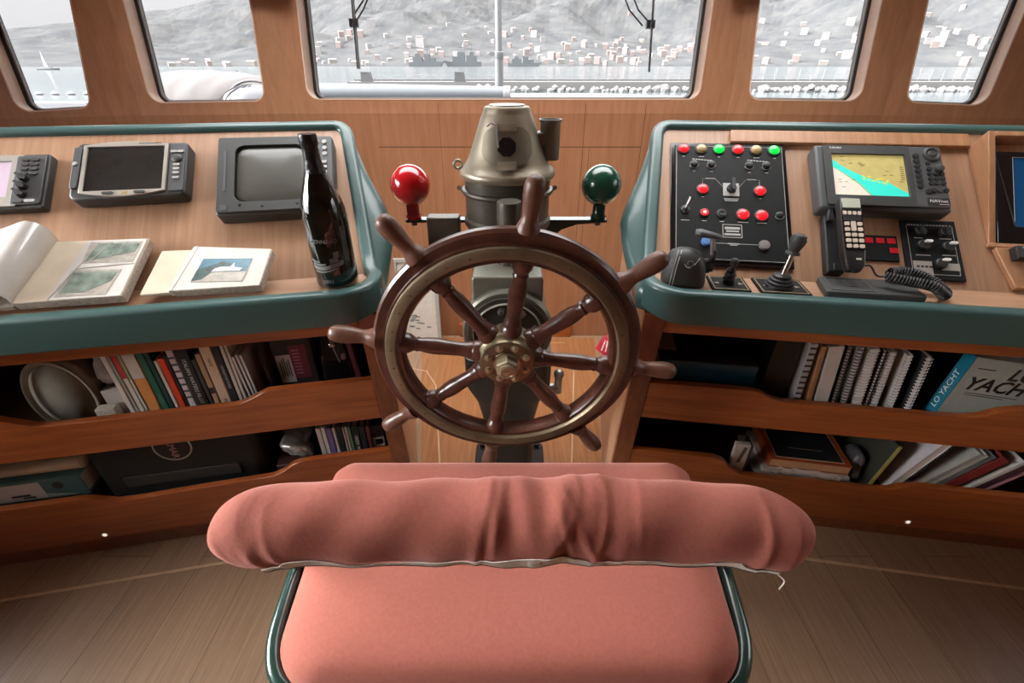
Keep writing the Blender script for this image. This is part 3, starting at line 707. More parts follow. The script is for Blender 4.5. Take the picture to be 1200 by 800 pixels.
bm = B(); slabs(bm, [(-.008, .003, -.0695, -.0625)], .039, .0396); obj('maker_badge', bm, M['amber'], bz)
bm = B(); slabs(bm, [(.018+k*.006, .0225+k*.006, .0640, .0662) for k in range(8)], .039, .0394); obj('maker_print', bm, M['darkgrey'], bz)
bm = B(); prism(bm, rounded(rect(.083, .115, -.064, .064), .004, 4), .034, .037); kp = obj('key_strip', bm, M['midgrey'], t, bevel=.0012)
bm = B(); lathe(bm, [(.0105, 0), (.0105, .003), (.0085, .0045), (.0001, .0045)], 20, (.099, .022, .037)); obj('cursor_pad', bm, M['darkgrey'], kp, smooth=True)
for x, y in ((.092, .040), (.106, .040), (.099, .004), (.099, -.007), (.099, -.018), (.099, -.031)):
    bm = B(); prism(bm, rounded(rect(x-.007, x+.007, y-.003, y+.003), .0028, 4), .037, .0405); obj('soft_key', bm, M['lightgrey'], kp)

# small plotter cut by the frame
t = thing('fishfinder', 'slim grey unit with lilac screen and three black rotary knobs, farthest from the wheel', 'display', LCON.panel(.815, .276))
bm = B(); prism(bm, rounded(rect(-.125, .122, -.071, .069), .006, 4), 0, .020); obj('housing', bm, M['darkgrey'], t, bevel=.003)
bm = B(); plate_with_hole(bm, rounded(rect(-.122, .072, -.067, .065), .004, 3), rect(-.112, .050, -.043, .050), .020, .024); bz = obj('bezel', bm, M['bezelwarm'], t, bevel=.001)
bm = B(); box(bm, -.1125, .0505, -.0435, .0505, .020, .0215); obj('screen', bm, M['lilac'], t)
bm = B(); prism(bm, rounded(rect(.060, .117, -.064, .062), .005, 4), .020, .0245); kp = obj('key_strip', bm, M['midgrey'], t, bevel=.0015)
for r_ in range(4):
    for x in (.078, .098):
        bm = B(); prism(bm, rounded(rect(x-.0075, x+.0075, .046-r_*.012, .053-r_*.012), .003, 4), .0245, .0275); obj('small_key', bm, M['darkgrey'], kp)
for y in (.000, -.020, -.040):
    bm = B(); lathe(bm, [(.0095, 0), (.0085, .010), (.0070, .012), (.0001, .012)], 18, (.082, y, .0245)); box(bm, -.013, .013, -.0028, .0028, .0345, .0385, Matrix.Translation((.082, y, 0)) @ Matrix.Rotation(R(-35), 4, 'Z')); obj('rotary_knob', bm, M['black'], kp, smooth=True)
for x in (.075, .099):
    bm = B(); prism(bm, rounded(rect(x-.010, x+.010, -.060, -.053), .003, 4), .0245, .027); obj('wide_key', bm, M['lightgrey'] if x > .08 else M['midgrey'], kp)

# wine bottle on the ledge
t = thing('wine_bottle', 'dark wine bottle with pale etched label and black foil neck, standing on left ledge', 'bottle', LCON.flat(.080, .060, .931))
prof = [(.036, .0), (.0425, .003), (.0445, .010), (.0445, .150), (.0435, .165), (.040, .182), (.034, .200), (.027, .218), (.0205, .235), (.0165, .250), (.0150, .262)]
obj('glass_body', lathe(B(), prof, 48), M['bottle'], t, smooth=True)
obj('foil_capsule', lathe(B(), [(.0205, .236), (.0172, .250), (.0158, .262), (.0152, .285), (.0160, .287), (.0172, .290), (.0172, .303), (.0160, .306), (.0001, .306)], 40), M['foil'], t, smooth=True)
def wrap_text(name, s, size, z, parent, r=.0447, a0=-.25, m='label_grey'):
    o = text(name, s, size, M[m], None, (0, 0, 0)); me = o.data
    for v in me.vertices:
        a = a0 + v.co.x/r; rr = r + v.co.z
        v.co = Vector((rr*math.sin(a), -rr*math.cos(a), z + v.co.y))
    o.parent = parent; return o
wrap_text('etched_lettering', 'IL GENNARO', .0115, .108, t)
wrap_text('etched_lettering', '2001', .0115, .020, t)
bm = B()
for z0, z1, a0, a1 in ((.050, .058, -.95, .55), (.060, .064, -.9, -.2), (.066, .070, -.98, -.5), (.060, .070, .05, .40), (.070, .082, .20, .46), (.052, .062, .45, .62), (.044, .048, -.85, .35)):
    rows = []
    for i in range(9):
        a = a0+(a1-a0)*i/8; rows.append([bm.verts.new((.0448*math.sin(a), -.0448*math.cos(a), z + .004*math.sin(a*3))) for z in (z0, z1)])
    for p, q in zip(rows, rows[1:]): bm.faces.new((p[0], q[0], q[1], p[1]))
obj('etched_picture', bm, M['label_grey'], t)

# ------------------------------------------------------------------ photo albums
def tilted(c, a, y, w0=.024, z0=.962, deg=24):
    q = R(deg); up = c.n*math.cos(q) + VZ*math.sin(q); N = c.r.cross(up)
    return axes(c.P(a, w0, z0) + up*y, c.r, up, N)
# album with clear sleeves: local x to the right, origin at the spine foot
t = thing('photo_album', 'open photo album with clear sleeves and a lifted curling page, beside the smaller album', 'album', tilted(LCON, .672, 0))
bm = B(); prism(bm, [(.0, -.012), (.190, -.014), (.199, .152), (.012, .158)], -.020, -.0008); obj('page_block', bm, M['paperedge'], t, bevel=.002)
bm = B(); prism(bm, [(-.190, -.014), (-.004, -.012), (.004, .158), (-.19, .160)], -.020, -.010); obj('page_block', bm, M['paperedge'], t, bevel=.002)
bm = B(); prism(bm, [(.001, -.012), (.189, -.0135), (.198, .151), (.012, .157)], -.0008, .0004); obj('sleeve_page', bm, M['cream'], t)
def quad(name, p, m, parent, z=.0006, th=.0006):
    bm = B(); prism(bm, p, z, z+th); return obj(name, bm, m, parent)
sl = quad('clear_sleeve', [(.058, -.0115), (.187, -.013), (.196, .150), (.080, .154)], M['sleeve'], t, .0004, .0009)
quad('photograph', [(.090, .085), (.186, .080), (.190, .142), (.088, .148)], M['photo_pale'], sl, .0013)
quad('photograph', [(.070, -.006), (.160, -.008), (.170, .060), (.078, .066)], M['photo_pale'], sl, .0013)
quad('photograph_scene', [(.094, .090), (.182, .110), (.186, .136), (.105, .142)], M['photo_green'], sl, .0019)
quad('photograph_scene', [(.076, .004), (.120, .002), (.160, .030), (.164, .054), (.084, .058)], M['photo_green'], sl, .0019)
bm = B()
for a_, b_ in (((.060, -.010), (.080, .060)), ((.080, .070), (.19, .075)), ((.10, .085), (.13, .146)), ((.13, .085), (.16, .146)), ((.066, .02), (.09, .09))):
    tube(bm, [(a_[0], a_[1], .0016), ((a_[0]+b_[0])/2+.003, (a_[1]+b_[1])/2, .0028), (b_[0], b_[1], .0016)], .0010, 5)
obj('sleeve_crease', bm, M['sleeve'], sl)
bm = B(); prof = [(.000, .0006), (.002, .018), (-.002, .034), (-.012, .045), (-.026, .050), (-.042, .046), (-.070, .036), (-.11, .024), (-.16, .013), (-.20, .006)]
loft(bm, [[Vector((x+dx, y, z*k)) for x, z in prof] + [Vector((x+dx-.002, y, z*k-.004)) for x, z in reversed(prof)] for y, dx, k in ((-.012, .0, .8), (.04, .006, .95), (.10, .014, 1.02), (.165, .020, 1.05))])
obj('curled_page', bm, M['sleeve'], t, smooth=True)
# smaller album
t = thing('photo_album', 'smaller open album with one mounted colour photo of a harbour, nearest the bottle', 'album', tilted(LCON, .398, 0))
bm = B(); prism(bm, [(.004, -.010), (.172, -.013), (.184, .094), (.030, .116)], -.019, -.0006); obj('page_block', bm, M['paperedge'], t, bevel=.002)
pg = quad('mount_page', [(.006, -.009), (.170, -.012), (.181, .094), (.032, .115)], M['paper'], t, -.0006, .001)
bm = B(); prism(bm, [(-.058, -.008), (-.002, -.009), (.022, .114), (-.045, .116)], -.014, -.006); obj('left_page', bm, M['cream'], t, bevel=.0015)
bm = B(); prism(bm, [(-.003, -.010), (.006, -.010), (.032, .117), (.021, .117)], -.016, .001); obj('gutter_hinge', bm, M['paper'], t, bevel=.002)
X = lambda u, v: (.036 + u*.099 + v*.012, .010 + v*.066 - u*.008)
ph = quad('photograph', [X(0, 0), X(1, 0), X(1, 1), X(0, 1)], M['photo_sky'], pg, .0005)
quad('photo_water', [X(0, 0), X(1, 0), X(1, .42), X(0, .40)], M['photo_pale'], ph, .0012, .0003)
quad('photo_hill', [X(0, .02), X(.18, .1), X(.40, .62), X(.62, .66), X(.62, .78), X(.42, .84), X(.2, .66), X(0, .52)], M['photo_land'], ph, .0016, .0003)
quad('photo_ship', [X(.30, .42), X(.86, .44), X(.90, .56), X(.72, .60), X(.68, .80), X(.64, .62), X(.46, .62), X(.34, .54)], M['photo_white'], ph, .0020, .0003)

# ================================================================== RIGHT CONSOLE: INSTRUMENTS
bm = B(); prism(bm, rounded(rect(-.27, .27, -.019, .017), .003, 3), 0, .012)
bt = obj('wood_batten', bm, M['boxwood'], None, bevel=.002); bt.matrix_world = RCON.panel(.468, .386); tag(bt, 'long wooden batten along the back rim of the right console, above the chart display', 'batten')

t = thing('alarm_panel', 'black engraved alarm panel with red and green lamps on the right console', 'control panel', RCON.panel(.193, .195))
bm = B(); prism(bm, [(-.138, -.170), (.136, -.168), (.134, .172), (-.140, .170)], 0, .006); obj('backing_plate', bm, M['blackgloss'], t, bevel=.0015)
bm = B(); prism(bm, [(-.128, -.160), (.127, -.158), (.125, .163), (-.130, .161)], .006, .009); fp = obj('face_plate', bm, M['panelblack'], t, bevel=.001)
bm = B(); slabs(bm, [(-.1265, -.1255, -.155, .158), (.1235, .1245, -.154, .158), (-.1265, .1245, .1575, .1585), (-.127, .125, -.1555, -.1545)], .009, .0093); obj('engraved_border', bm, M['lightgrey'], fp)
S = lambda s_, y: (s_-.193, y-.195)
def lamp(pos, m, r=.0125, h=.0085, bez=True):
    x, y = pos
    bm = B(); lathe(bm, [(r+.0026, 0), (r+.0026, .0022), (r, .003), (r, .001)], 28, (x, y, .009)); b_ = obj('lamp_bezel', bm, M['darkgrey'], t, smooth=True)
    bm = B(); lathe(bm, [(r, .001), (r, .004), (r*.86, .0065), (r*.5, h*.93), (.0001, h)], 28, (x, y, .009)); obj('lamp_lens', bm, m, b_, smooth=True)
for k, s_ in enumerate((.084, .127, .169, .214, .257, .299)): lamp(S(s_, .3435), (M['red_lit'], M['amber'], M['green_lit'])[k % 3])
for s_, y in ((.129, .227), (.261, .226)): lamp(S(s_, y), M['red_lit'])
for s_, y in ((.220, .160), (.262, .159)): lamp(S(s_, y), M['red_lit'], .0135)
def toggle(pos, r=.010):
    x, y = pos
    bm = B(); lathe(bm, [(r, 0), (r, .002), (r*.75, .003), (r*.7, .007), (r*.3, .008), (.0001, .008)], 22, (x, y, .009)); k_ = obj('push_switch', bm, M['black'], t, smooth=True)
    bm = B(); a0 = 3.4
    tube(bm, [(x+(r+.001)*math.cos(a0+q*.35), y+(r+.001)*math.sin(a0+q*.35), .0095) for q in range(9)], .0007, 5); obj('switch_scale', bm, M['lightgrey'], k_)
for s_ in (.109, .150, .239, .279): toggle(S(s_, .299))
x, y = S(.195, .229)
bm = B(); prism(bm, rect(x-.0185, x+.0185, y-.019, y+.017), .009, .0105); sp = obj('selector_plate', bm, M['lightgrey'], t)
bm = B(); lathe(bm, [(.011, 0), (.0105, .008), (.0001, .009)], 24, (x, y, .0105)); prism(bm, rounded(rect(x-.004, x+.004, y-.013, y+.020), .004, 4), .0185, .030); obj('selector_knob', bm, M['black'], sp, smooth=True)
x, y = S(.088, .169)
bm = B(); lathe(bm, [(.0105, 0), (.0105, .003), (.006, .004), (.005, .008), (.0001, .008)], 20, (x, y, .009)); sw = obj('key_switch', bm, M['darkgrey'], t, smooth=True)
bm = B(); tube(bm, [(x, y, .016), (x+.004, y+.008, .026), (x+.008, y+.018, .034)], [.0035, .0048, .0052], 10); obj('switch_lever', bm, M['steel'], sw, smooth=True)
x, y = S(.132, .161)
bm = B(); lathe(bm, [(.0115, 0), (.0115, .003), (.0095, .004), (.0095, .002)], 24, (x, y, .009)); pb = obj('push_button', bm, M['black'], t, smooth=True)
bm = B(); lathe(bm, [(.0090, .002), (.0090, .005), (.0085, .0055), (.0001, .0055)], 24, (x, y, .009)); obj('button_cap', bm, M['red_lit'], pb, smooth=True)
bm = B(); lathe(bm, [(.0042, .0055), (.0042, .0062), (.0001, .0062)], 18, (x, y, .009)); obj('button_dot', bm, M['white'], pb)
x, y = S(.172, .161)
bm = B(); lathe(bm, [(.0115, 0), (.0115, .003), (.0095, .004), (.0090, .003), (.0075, .003), (.007, .005), (.005, .005), (.0045, .003), (.0001, .003)], 24, (x, y, .009)); obj('push_button', bm, M['darkgrey'], t, smooth=True)
toggle(S(.302, .162), .009)
x, y = S(.264, .081)
bm = B(); lathe(bm, [(.0125, 0), (.0125, .003), (.011, .006), (.0001, .0065)], 24, (x, y, .009)); obj('blank_plug', bm, M['steel'], t, smooth=True)
x, y = S(.135, .084)
bm = B(); lathe(bm, [(.0115, 0), (.0115, .004), (.010, .008), (.0001, .009)], 24, (x, y, .009)); obj('blue_button', bm, mat('blue_cap', (.10, .20, .45), .3), t, smooth=True)
x, y = S(.195, .116)
bm = B(); plate_with_hole(bm, rect(x-.022, x+.022, y-.018, y+.017), rect(x-.0205, x+.0205, y-.0165, y+.0155), .009, .0095); slabs(bm, [(x-.017, x+.017, y+.004, y+.010), (x-.014, x+.015, y-.003, y+.001), (x-.018, x+.018, y-.012, y-.007)], .009, .0095); obj('maker_plate', bm, M['lightgrey'], t)
bm = B()
def dash(s_, y, w, h=.0016): slabs(bm, [(s_-.193-w/2, s_-.193+w/2, y-.195-h/2, y-.195+h/2)], .009, .0093)
for s_ in (.084, .169, .214, .299): dash(s_, .322, .006)
for s_ in (.127, .257): dash(s_, .322, .013)
for s_ in (.130, .260):
    for k in range(7): dash(s_-.022+k*.007, .3145-.0006*k, .0052, .0024)
for s_ in (.109, .150, .239, .279): dash(s_, .279, .007)
for s_ in (.129, .261): dash(s_, .206, .006)
for k in range(3): dash(.195, .2035-.003*k, .034-.002*k, .0018)
for s_, w in ((.088, .020), (.132, .011), (.172, .010), (.220, .024), (.262, .022)): dash(s_, .140, w)
dash(.200, .082, .112, .0011); dash(.197, .082, .026, .0032); dash(.197, .0785, .016, .002)
for s0, s1, sx_ in ((.129, .145, 1), (.261, .247, -1)):
    x0, x1 = s0-.193, s1-.193
    tube(bm, [(x0, .046, .0095), (x0, .062, .0095), (x0+sx_*.030, .063, .0095), (x0+sx_*.048, .040, .0095)], .0006, 4)
    dash(s0+sx_*.018, .258, .022, .003)
obj('engraving', bm, M['lightgrey'], fp)

t = thing('chart_display', 'big grey chart display showing a tan and turquoise map, above the phone handset', 'display', RCON.panel(.514, .256))
bm = B(); prism(bm, rounded([(-.136, -.087), (.138, -.087), (.138, .087), (-.136, .086)], .006, 3), 0, .036); obj('housing', bm, M['midgrey'], t, bevel=.006, seg=3)
bm = B(); plate_with_hole(bm, rounded(rect(-.120, .065, -.080, .081), .004, 3), rect(-.103, .053, -.054, .058), .036, .042); bz = obj('bezel', bm, M['darkgrey'], t, bevel=.0025)
bm = B(); box(bm, -.1035, .0535, -.0545, .0585, .036, .0375); sn = obj('screen', bm, M['chartland'], t)
Q = lambda u, v: (-.103+.156*u, -.054+.112*v)
def cpoly(nm, pts, m, z):
    bm = B(); prism(bm, [Q(*p) for p in pts], z, z+.0003); obj(nm, bm, m, sn)
cpoly('chart_shallows', [(0, .70), (0, .88), (.05, .84), (.14, .72), (.24, .62), (.34, .54), (.44, .46), (.55, .40), (.66, .37), (.74, .35), (.82, .27), (.90, .18), (1, .10), (1, 0), (.52, 0), (.44, .16), (.36, .30), (.30, .38), (.18, .52), (.08, .63)], M['chartsea'], .0375)
cpoly('chart_deep_water', [(0, 0), (.50, 0), (.42, .15), (.34, .29), (.28, .37), (.16, .51), (.07, .62), (0, .69)], M['chartdeep'], .0375)
bm = B(); rr = random.Random(5)
for k in range(22):
    u = rr.uniform(.42, .75); v = .44 - (u-.42)*.3 + rr.uniform(-.06, .06); x, y = Q(u, v); box(bm, x-.0022, x+.0022, y-.0013, y+.0013, .0378, .0381)
obj('chart_marks', bm, M['chartdot'], sn)
bm = B()
for k in range(12):
    u = rr.uniform(.15, .95); v = 1.0 - u*.62 + rr.uniform(-.06, .10); x, y = Q(min(u, .96), max(.2, min(.95, v))); box(bm, x-.004, x+.004, y-.0007, y+.0007, .0378, .038)
for k in range(5):
    x, y = Q(rr.uniform(.05, .3), rr.uniform(.1, .4)); box(bm, x-.004, x+.004, y-.0006, y+.0006, .0378, .038)
for k in range(7): x, y = Q(.955, .42+k*.05); box(bm, x-.004, x+.004, y-.001, y+.001, .0378, .038)
obj('chart_lettering', bm, cmat('chart_ink', (.25, .16, .05)), sn)
text('maker_lettering', 'FURUNO', .0065, M['white'], bz, (-.093, .073, .042))
bm = B(); prism(bm, rounded([(.063, -.080), (.133, -.080), (.131, .081), (.059, .081)], .006, 4), .036, .0415); kp = obj('key_panel', bm, M['midgrey'], t, bevel=.0025)
bm = B(); lathe(bm, [(.0185, 0), (.0180, .003), (.014, .0045), (.012, .002), (.008, .002), (.006, .004), (.0001, .004)], 28, (.110, .060, .0415)); obj('cursor_pad', bm, M['darkgrey'], kp, smooth=True)
for k in range(8):
    x, y = .076+.003*(k > 6)*5, .055-k*.0135
    bm = B(); lathe(bm, [(.0068, 0), (.0062, .0028), (.0001, .0032)], 14, (x, y, .0415)); obj('soft_key', bm, M['black'], kp, smooth=True)
bm = B(); slabs(bm, [(.062, .068, y-.0006, y+.0006) for y in (.0285, .015, .0015, -.012, -.0255)], .0415, .0418); obj('key_lines', bm, M['black'], kp)
bm = B(); lathe(bm, [(.0095, 0), (.009, .007), (.007, .008), (.0001, .008)], 20, (.119, .020, .0415)); obj('rotary_knob', bm, M['darkgrey'], kp, smooth=True)
for r_ in range(5):
    for k in range(3):
        x, y = .099+k*.0125, .032-r_*.0125
        if r_ < 2 and k > 0: continue
        if r_ == 0: y += .004
        bm = B(); prism(bm, rounded(rect(x-.005, x+.005, y-.004, y+.004), .0038, 4), .0415, .0445); obj('number_key', bm, M['black'], kp)
for k in range(3):
    x = .101+k*.013; bm = B(); lathe(bm, [(.006, 0), (.0055, .003), (.0001, .0033)], 14, (x, -.036, .0415)); obj('function_key', bm, M['black'] if k != 1 else M['darkgrey'], kp, smooth=True)
bm = B(); prism(bm, rounded(rect(.086, .130, -.074, -.056), .002, 3), .0415, .0425); bd = obj('badge', bm, M['black'], kp)
text('badge_lettering', 'NAVnet', .011, M['white'], bd, (.108, -.064, .0425)); 
bm = B(); slabs(bm, [(.108, .128, -.0725, -.0715)], .0425, .0428); obj('badge_line', bm, M['white'], bd)

t = thing('led_panel', 'small black panel with red display windows, right beside the phone handset', 'control panel', RCON.panel(.513, .092))
bm = B(); prism(bm, rect(-.040, .040, -.032, .032), 0, .004); obj('plate', bm, M['panelblack'], t, bevel=.001)
for x, y in ((-.020, .018), (.004, .018), (.027, .018), (.030, -.006)):
    bm = B(); prism(bm, rect(x-.0085, x+.0085, y-.0065, y+.0065), .004, .0055); obj('display_window', bm, M['red_led'], t, bevel=.0005)

t = thing('knob_unit', 'black knob panel with white borders and pale label patches, right of the red display panel', 'control panel', RCON.panel(.622, .093))
bm = B(); prism(bm, [(-.058, -.073), (.058, -.074), (.055, .074), (-.058, .073)], 0, .005); fp = obj('face_plate', bm, M['panelblack'], t, bevel=.001)
bm = B(); slabs(bm, [(-.047, -.046, -.06, .060), (.047, .048, -.062, .060), (-.046, .047, -.062, -.061)] + [(-.044+k*.0065, -.0395+k*.0065, .0595, .0625) for k in range(14)], .005, .0053)
slabs(bm, [(-.034, -.016, .027, .029), (.018, .042, .027, .029), (-.036, -.006, -.016, -.014), (.018, .045, -.014, -.012)], .005, .0053); obj('engraving', bm, M['lightgrey'], fp)
bm = B(); slabs(bm, [(-.044, -.006, -.066, -.030), (.012, .049, -.050, -.033)], .005, .0056); lbp = obj('label_patch', bm, M['bezelwarm'], fp)
bm = B(); slabs(bm, [(-.038+k*.0085, -.032+k*.0085, -.046, -.041) for k in range(4)], .0056, .0059); obj('label_print', bm, M['black'], lbp)
for x, y, lv in ((-.022, .043, 0), (.029, .043, 0), (-.020, .008, 1), (.030, .006, 1), (.010, -.036, 1)):
    bm = B(); lathe(bm, [(.0125, 0), (.0120, .007), (.010, .009), (.0001, .009)], 24, (x, y, .005)); kn = obj('rotary_knob', bm, M['black'], t, smooth=True)
    bm = B(); prism(bm, rounded(rect(x-.003, x+.003, y-.011, y+.011), .0028, 4) if not lv else rounded(rect(x-.001, x+.014, y+.003, y+.009), .003, 4), .014, .019); obj('knob_pointer', bm, M['white'] if lv else M['black'], kn)

# boxed monitor at the far right
t = thing('monitor_box', 'open-fronted wooden housing with slanted side at the right end of the console', 'housing', RCON.panel(.738, .115))
W_, Hh = .36, .256
def wz(y): return .002 + .056*y/Hh
bm = B(); loft(bm, [[Vector((x, 0, 0)), Vector((x, Hh, 0)), Vector((x, Hh, wz(Hh))), Vector((x, 0, wz(0)+.004))] for x in (0, .014)]); obj('side_board', bm, M['boxwood'], t, bevel=.0015)
bm = B(); loft(bm, [[Vector((x, 0, 0)), Vector((x, Hh, 0)), Vector((x, Hh, wz(Hh))), Vector((x, 0, wz(0)+.004))] for x in (W_-.014, W_)]); obj('side_board', bm, M['boxwood'], t, bevel=.0015)
bm = B(); box(bm, .0141, W_-.0141, Hh-.013, Hh-.0002, 0, wz(Hh)); obj('top_board', bm, M['boxwood'], t, bevel=.0015)
bm = B(); box(bm, -.004, W_, -.010, -.0002, 0, .009); obj('bottom_rail', bm, M['boxwood'], t, bevel=.0015)
bm = B(); box(bm, .0141, W_-.0141, Hh-.040, Hh-.0131, .0, .030); obj('head_board', bm, M['boxwood'], t, bevel=.001)
mt = thing('monitor', 'flat black monitor with dark blue screen inside the wooden housing', 'monitor', RCON.panel(.738, .115) @ Matrix.Rotation(math.atan(.056/Hh)*.8, 4, 'X'))
bm = B(); plate_with_hole(bm, rect(.0150, W_-.015, .002, .2145), rect(.050, W_-.04, .040, .200), .002, .010); obj('bezel', bm, M['blackgloss'], mt, bevel=.0015)
bm = B(); box(bm, .0160, W_-.016, .004, .2135, .0005, .0019); obj('back_shell', bm, M['black'], mt)
bm = B(); box(bm, .0495, W_-.0395, .0395, .2005, .002, .0072); obj('screen', bm, M['bluescreen'], mt)
bm = B(); prism(bm, [(.0160, .195), (.046, .044), (.0495, .0395), (.0505, .0395), (.0160, .2005)], .0101, .0106); obj('dark_edge', bm, M['black'], mt)
bm = B(); slabs(bm, [(.075, .095, .0185, .0205)], .0101, .0104); obj('maker_print', bm, M['lightgrey'], mt)
t = thing('switch_board', 'raised wooden sub-panel below the monitor housing at the right edge', 'panel', RCON.panel(.745, .0))
bm = B(); prism(bm, rounded([(.022, .006), (.355, .006), (.355, .102), (-.002, .102)], .003, 3), 0, .012); obj('board', bm, M['boxwood'], t, bevel=.002)
for x0, x1, y0, y1, lb in ((.022, .080, .068, .098, 'upper black box'), (.046, .10, .018, .046, 'lower black box')):
    bm = B(); prism(bm, rounded(rect(x0, x1, y0, y1), .002, 3), .012, .030); k_ = obj('switch_module', bm, M['black'], t, bevel=.002)
    bm = B(); slabs(bm, [(x0+.012, x0+.034, y1-.006, y1-.004)], .030, .0303); obj('module_print', bm, M['lightgrey'], k_)

# throttle head
t = thing('throttle_control', 'black domed throttle head with a grey T-shaped lever, at the console corner near the wheel', 'control lever', RCON.flat(.076, .060, .9305))
rings = []
for z, kx, ky, ox in ((0, .040, .036, 0), (.012, .041, .037, 0), (.045, .038, .034, -.001), (.065, .034, .030, -.002), (.080, .027, .023, -.004), (.089, .015, .013, -.005), (.092, .003, .003, -.005)):
    kx *= 1.14; ky *= 1.08; z *= .86
    rings.append([Vector((ox+kx*math.copysign(abs(math.cos(a))**.7, math.cos(a)), ky*math.copysign(abs(math.sin(a))**.7, math.sin(a)), z)) for a in [2*math.pi*k/36 for k in range(36)]])
obj('head', loft(B(), rings), M['darkgrey'], t, smooth=2)
bm = B()
for s_ in (-.024, -.030):
    tube(bm, smooth_path([(s_-.004, -.0375+ (.002 if s_ < -.028 else 0), .004), (s_-.002, -.0362, .039), (s_+.002, -.028, .062), (s_+.008, -.011, .077)], 6), .0010, 6)
tube(bm, smooth_path([(-.018, -.0205, .070), (-.008, -.0335, .052), (.000, -.036, .047), (.010, -.0335, .053), (.022, -.0225, .065)], 6), .0009, 6)
obj('piping', bm, M['lightgrey'], t)
bm = B(); lathe(bm, [(.0075, 0), (.0075, .003), (.005, .004), (.0045, .002), (.0001, .002)], 18, (.002, -.0335, .055), (0, -.9, .45)); obj('neutral_button', bm, M['midgrey'], t, smooth=True)
bm = B(); lathe(bm, [(.016, 0), (.016, .012), (.012, .016)], 24, (.038, 0, .040), (1, 0, 0)); box(bm, .050, .0575, -.010, .010, .03, .078); lv = obj('lever', bm, M['black'], t, bevel=.002)
bm = B(); cyl(bm, (.053, .002, .066), (.046, .006, .104), .0055); obj('lever_shaft', bm, M['steel'], lv, smooth=True)
bm = B(); loft(bm, [[Vector((x*.76+.012, .008+ry*math.cos(a), zc-.029+rz*math.sin(a))) for a in [2*math.pi*k/16 for k in range(16)]] for x, ry, rz, zc in ((-.004, .002, .002, .139), (-.001, .012, .008, .139), (.012, .013, .009, .139), (.040, .012, .007, .136), (.066, .009, .005, .132), (.071, .002, .001, .131))]); obj('lever_grip', bm, M['midgrey'], lv, smooth=2)

def joystick(nm, label, a, w, hx, hy, small):
    t = thing(nm, label, 'joystick', RCON.flat(a, w, .9302))
    bm = B(); prism(bm, rounded(rect(-hx, hx, -hy, hy), .003, 3), 0, .005); pl = obj('base_plate', bm, M['panelblack'], t, bevel=.001)
    bm = B(); plate_with_hole(bm, rect(-hx+.005, hx-.005, -hy+.005, hy-.005), rect(-hx+.0062, hx-.0062, -hy+.0062, hy-.0062), .005, .0053); obj('border_line', bm, cmat('gold_line', (.55, .42, .2)), pl)
    for sx_ in (-1, 1):
        bm = B(); x = sx_*hx*.62; prism(bm, [(x+sx_*.007, -.002), (x-sx_*.004, -.007), (x-sx_*.004, .003)], .005, .0053); obj('arrow_mark', bm, M['bezelwarm'], pl)
    if small:
        bm = B(); lathe(bm, [(.013, 0), (.012, .006), (.014, .010), (.011, .016), (.013, .020), (.009, .027), (.010, .030), (.006, .036)], 20, (0, 0, .005)); obj('rubber_boot', bm, M['black'], t, smooth=True)
        bm = B(); lathe(bm, [(.004, .0), (.004, .008), (.0085, .010), (.009, .020), (.006, .024), (.0001, .025)], 18, (0, 0, .038), (.08, -.05, 1)); obj('stick_knob', bm, M['black'], t, smooth=True)
    else:
        bm = B(); lathe(bm, [(.030, 0), (.029, .005), (.026, .006), (.027, .011), (.022, .013), (.023, .018), (.017, .020), (.018, .025), (.011, .028)], 28, (-.004, 0, .005)); obj('rubber_boot', bm, M['black'], t, smooth=True)
        ax = Vector((.012, .010, .076)); o = Vector((-.003, 0, .028))
        bm = B(); cyl(bm, o, o+ax*.62, .0065); obj('stick_shaft', bm, M['chrome'], t, smooth=True)
        bm = B(); lathe(bm, [(.008, 0), (.0145, .002), (.0145, .006), (.010, .009), (.012, .016), (.0155, .026), (.0165, .034), (.0135, .042), (.006, .046), (.0001, .0465)], 24, o+ax*.60, ax); kn = obj('stick_knob', bm, M['darkgrey'], t, smooth=True)
        bm = B(); lathe(bm, [(.003, 0), (.003, .0025), (.0001, .003)], 10, o+ax*.60+Vector((.0165, -.004, .033)), (1, -.3, .3)); obj('thumb_button', bm, M['white'], kn)
joystick('joystick', 'short black joystick on a small gold-lined plate, beside the throttle head', .174, .056, .040, .038, True)
joystick('joystick', 'tall joystick with chrome shaft and dark knob, between short joystick and phone base', .284, .056, .051, .040, False)

# phone
t = thing('phone_dock', 'flat dark grey phone base lying on the right ledge under the coiled cord', 'phone base', RCON.flat(.458, .073, .9305))
bm = B(); prism(bm, rounded([(-.100, -.058), (.092, -.058), (.098, .024), (-.086, .024)], .006, 4), 0, .016); obj('shell', bm, M['darkgrey'], t, bevel=.003)
bm = B(); plate_with_hole(bm, rounded([(-.088, -.050), (.000, -.050), (.002, .017), (-.078, .017)], .003, 3), rounded([(-.085, -.047), (-.003, -.047), (-.001, .014), (-.075, .014)], .003, 3), .016, .0175); box(bm, -.045, -.015, -.026, .006, .016, .0172); obj('top_plate', bm, M['midgrey'], t)
hm = RCON.panel(.418, .094)
t = thing('phone_cradle', 'black upright cradle holding the phone handset on the right console', 'phone cradle', hm)
bm = B(); prism(bm, rounded([(-.030, -.078), (.008, -.080), (.006, .075), (-.026, .070)], .006, 4), 0, .022); obj('bracket', bm, M['black'], t, bevel=.004)
bm = B(); prism(bm, [(-.026, .045), (-.010, .045), (-.010, .078), (-.020, .082)], .0221, .034); obj('top_hook', bm, M['black'], t, bevel=.003)
bm = B(); prism(bm, [(-.020, -.078), (.002, -.078), (.002, -.060), (-.020, -.060)], .0221, .030); obj('bottom_hook', bm, M['black'], t, bevel=.002)
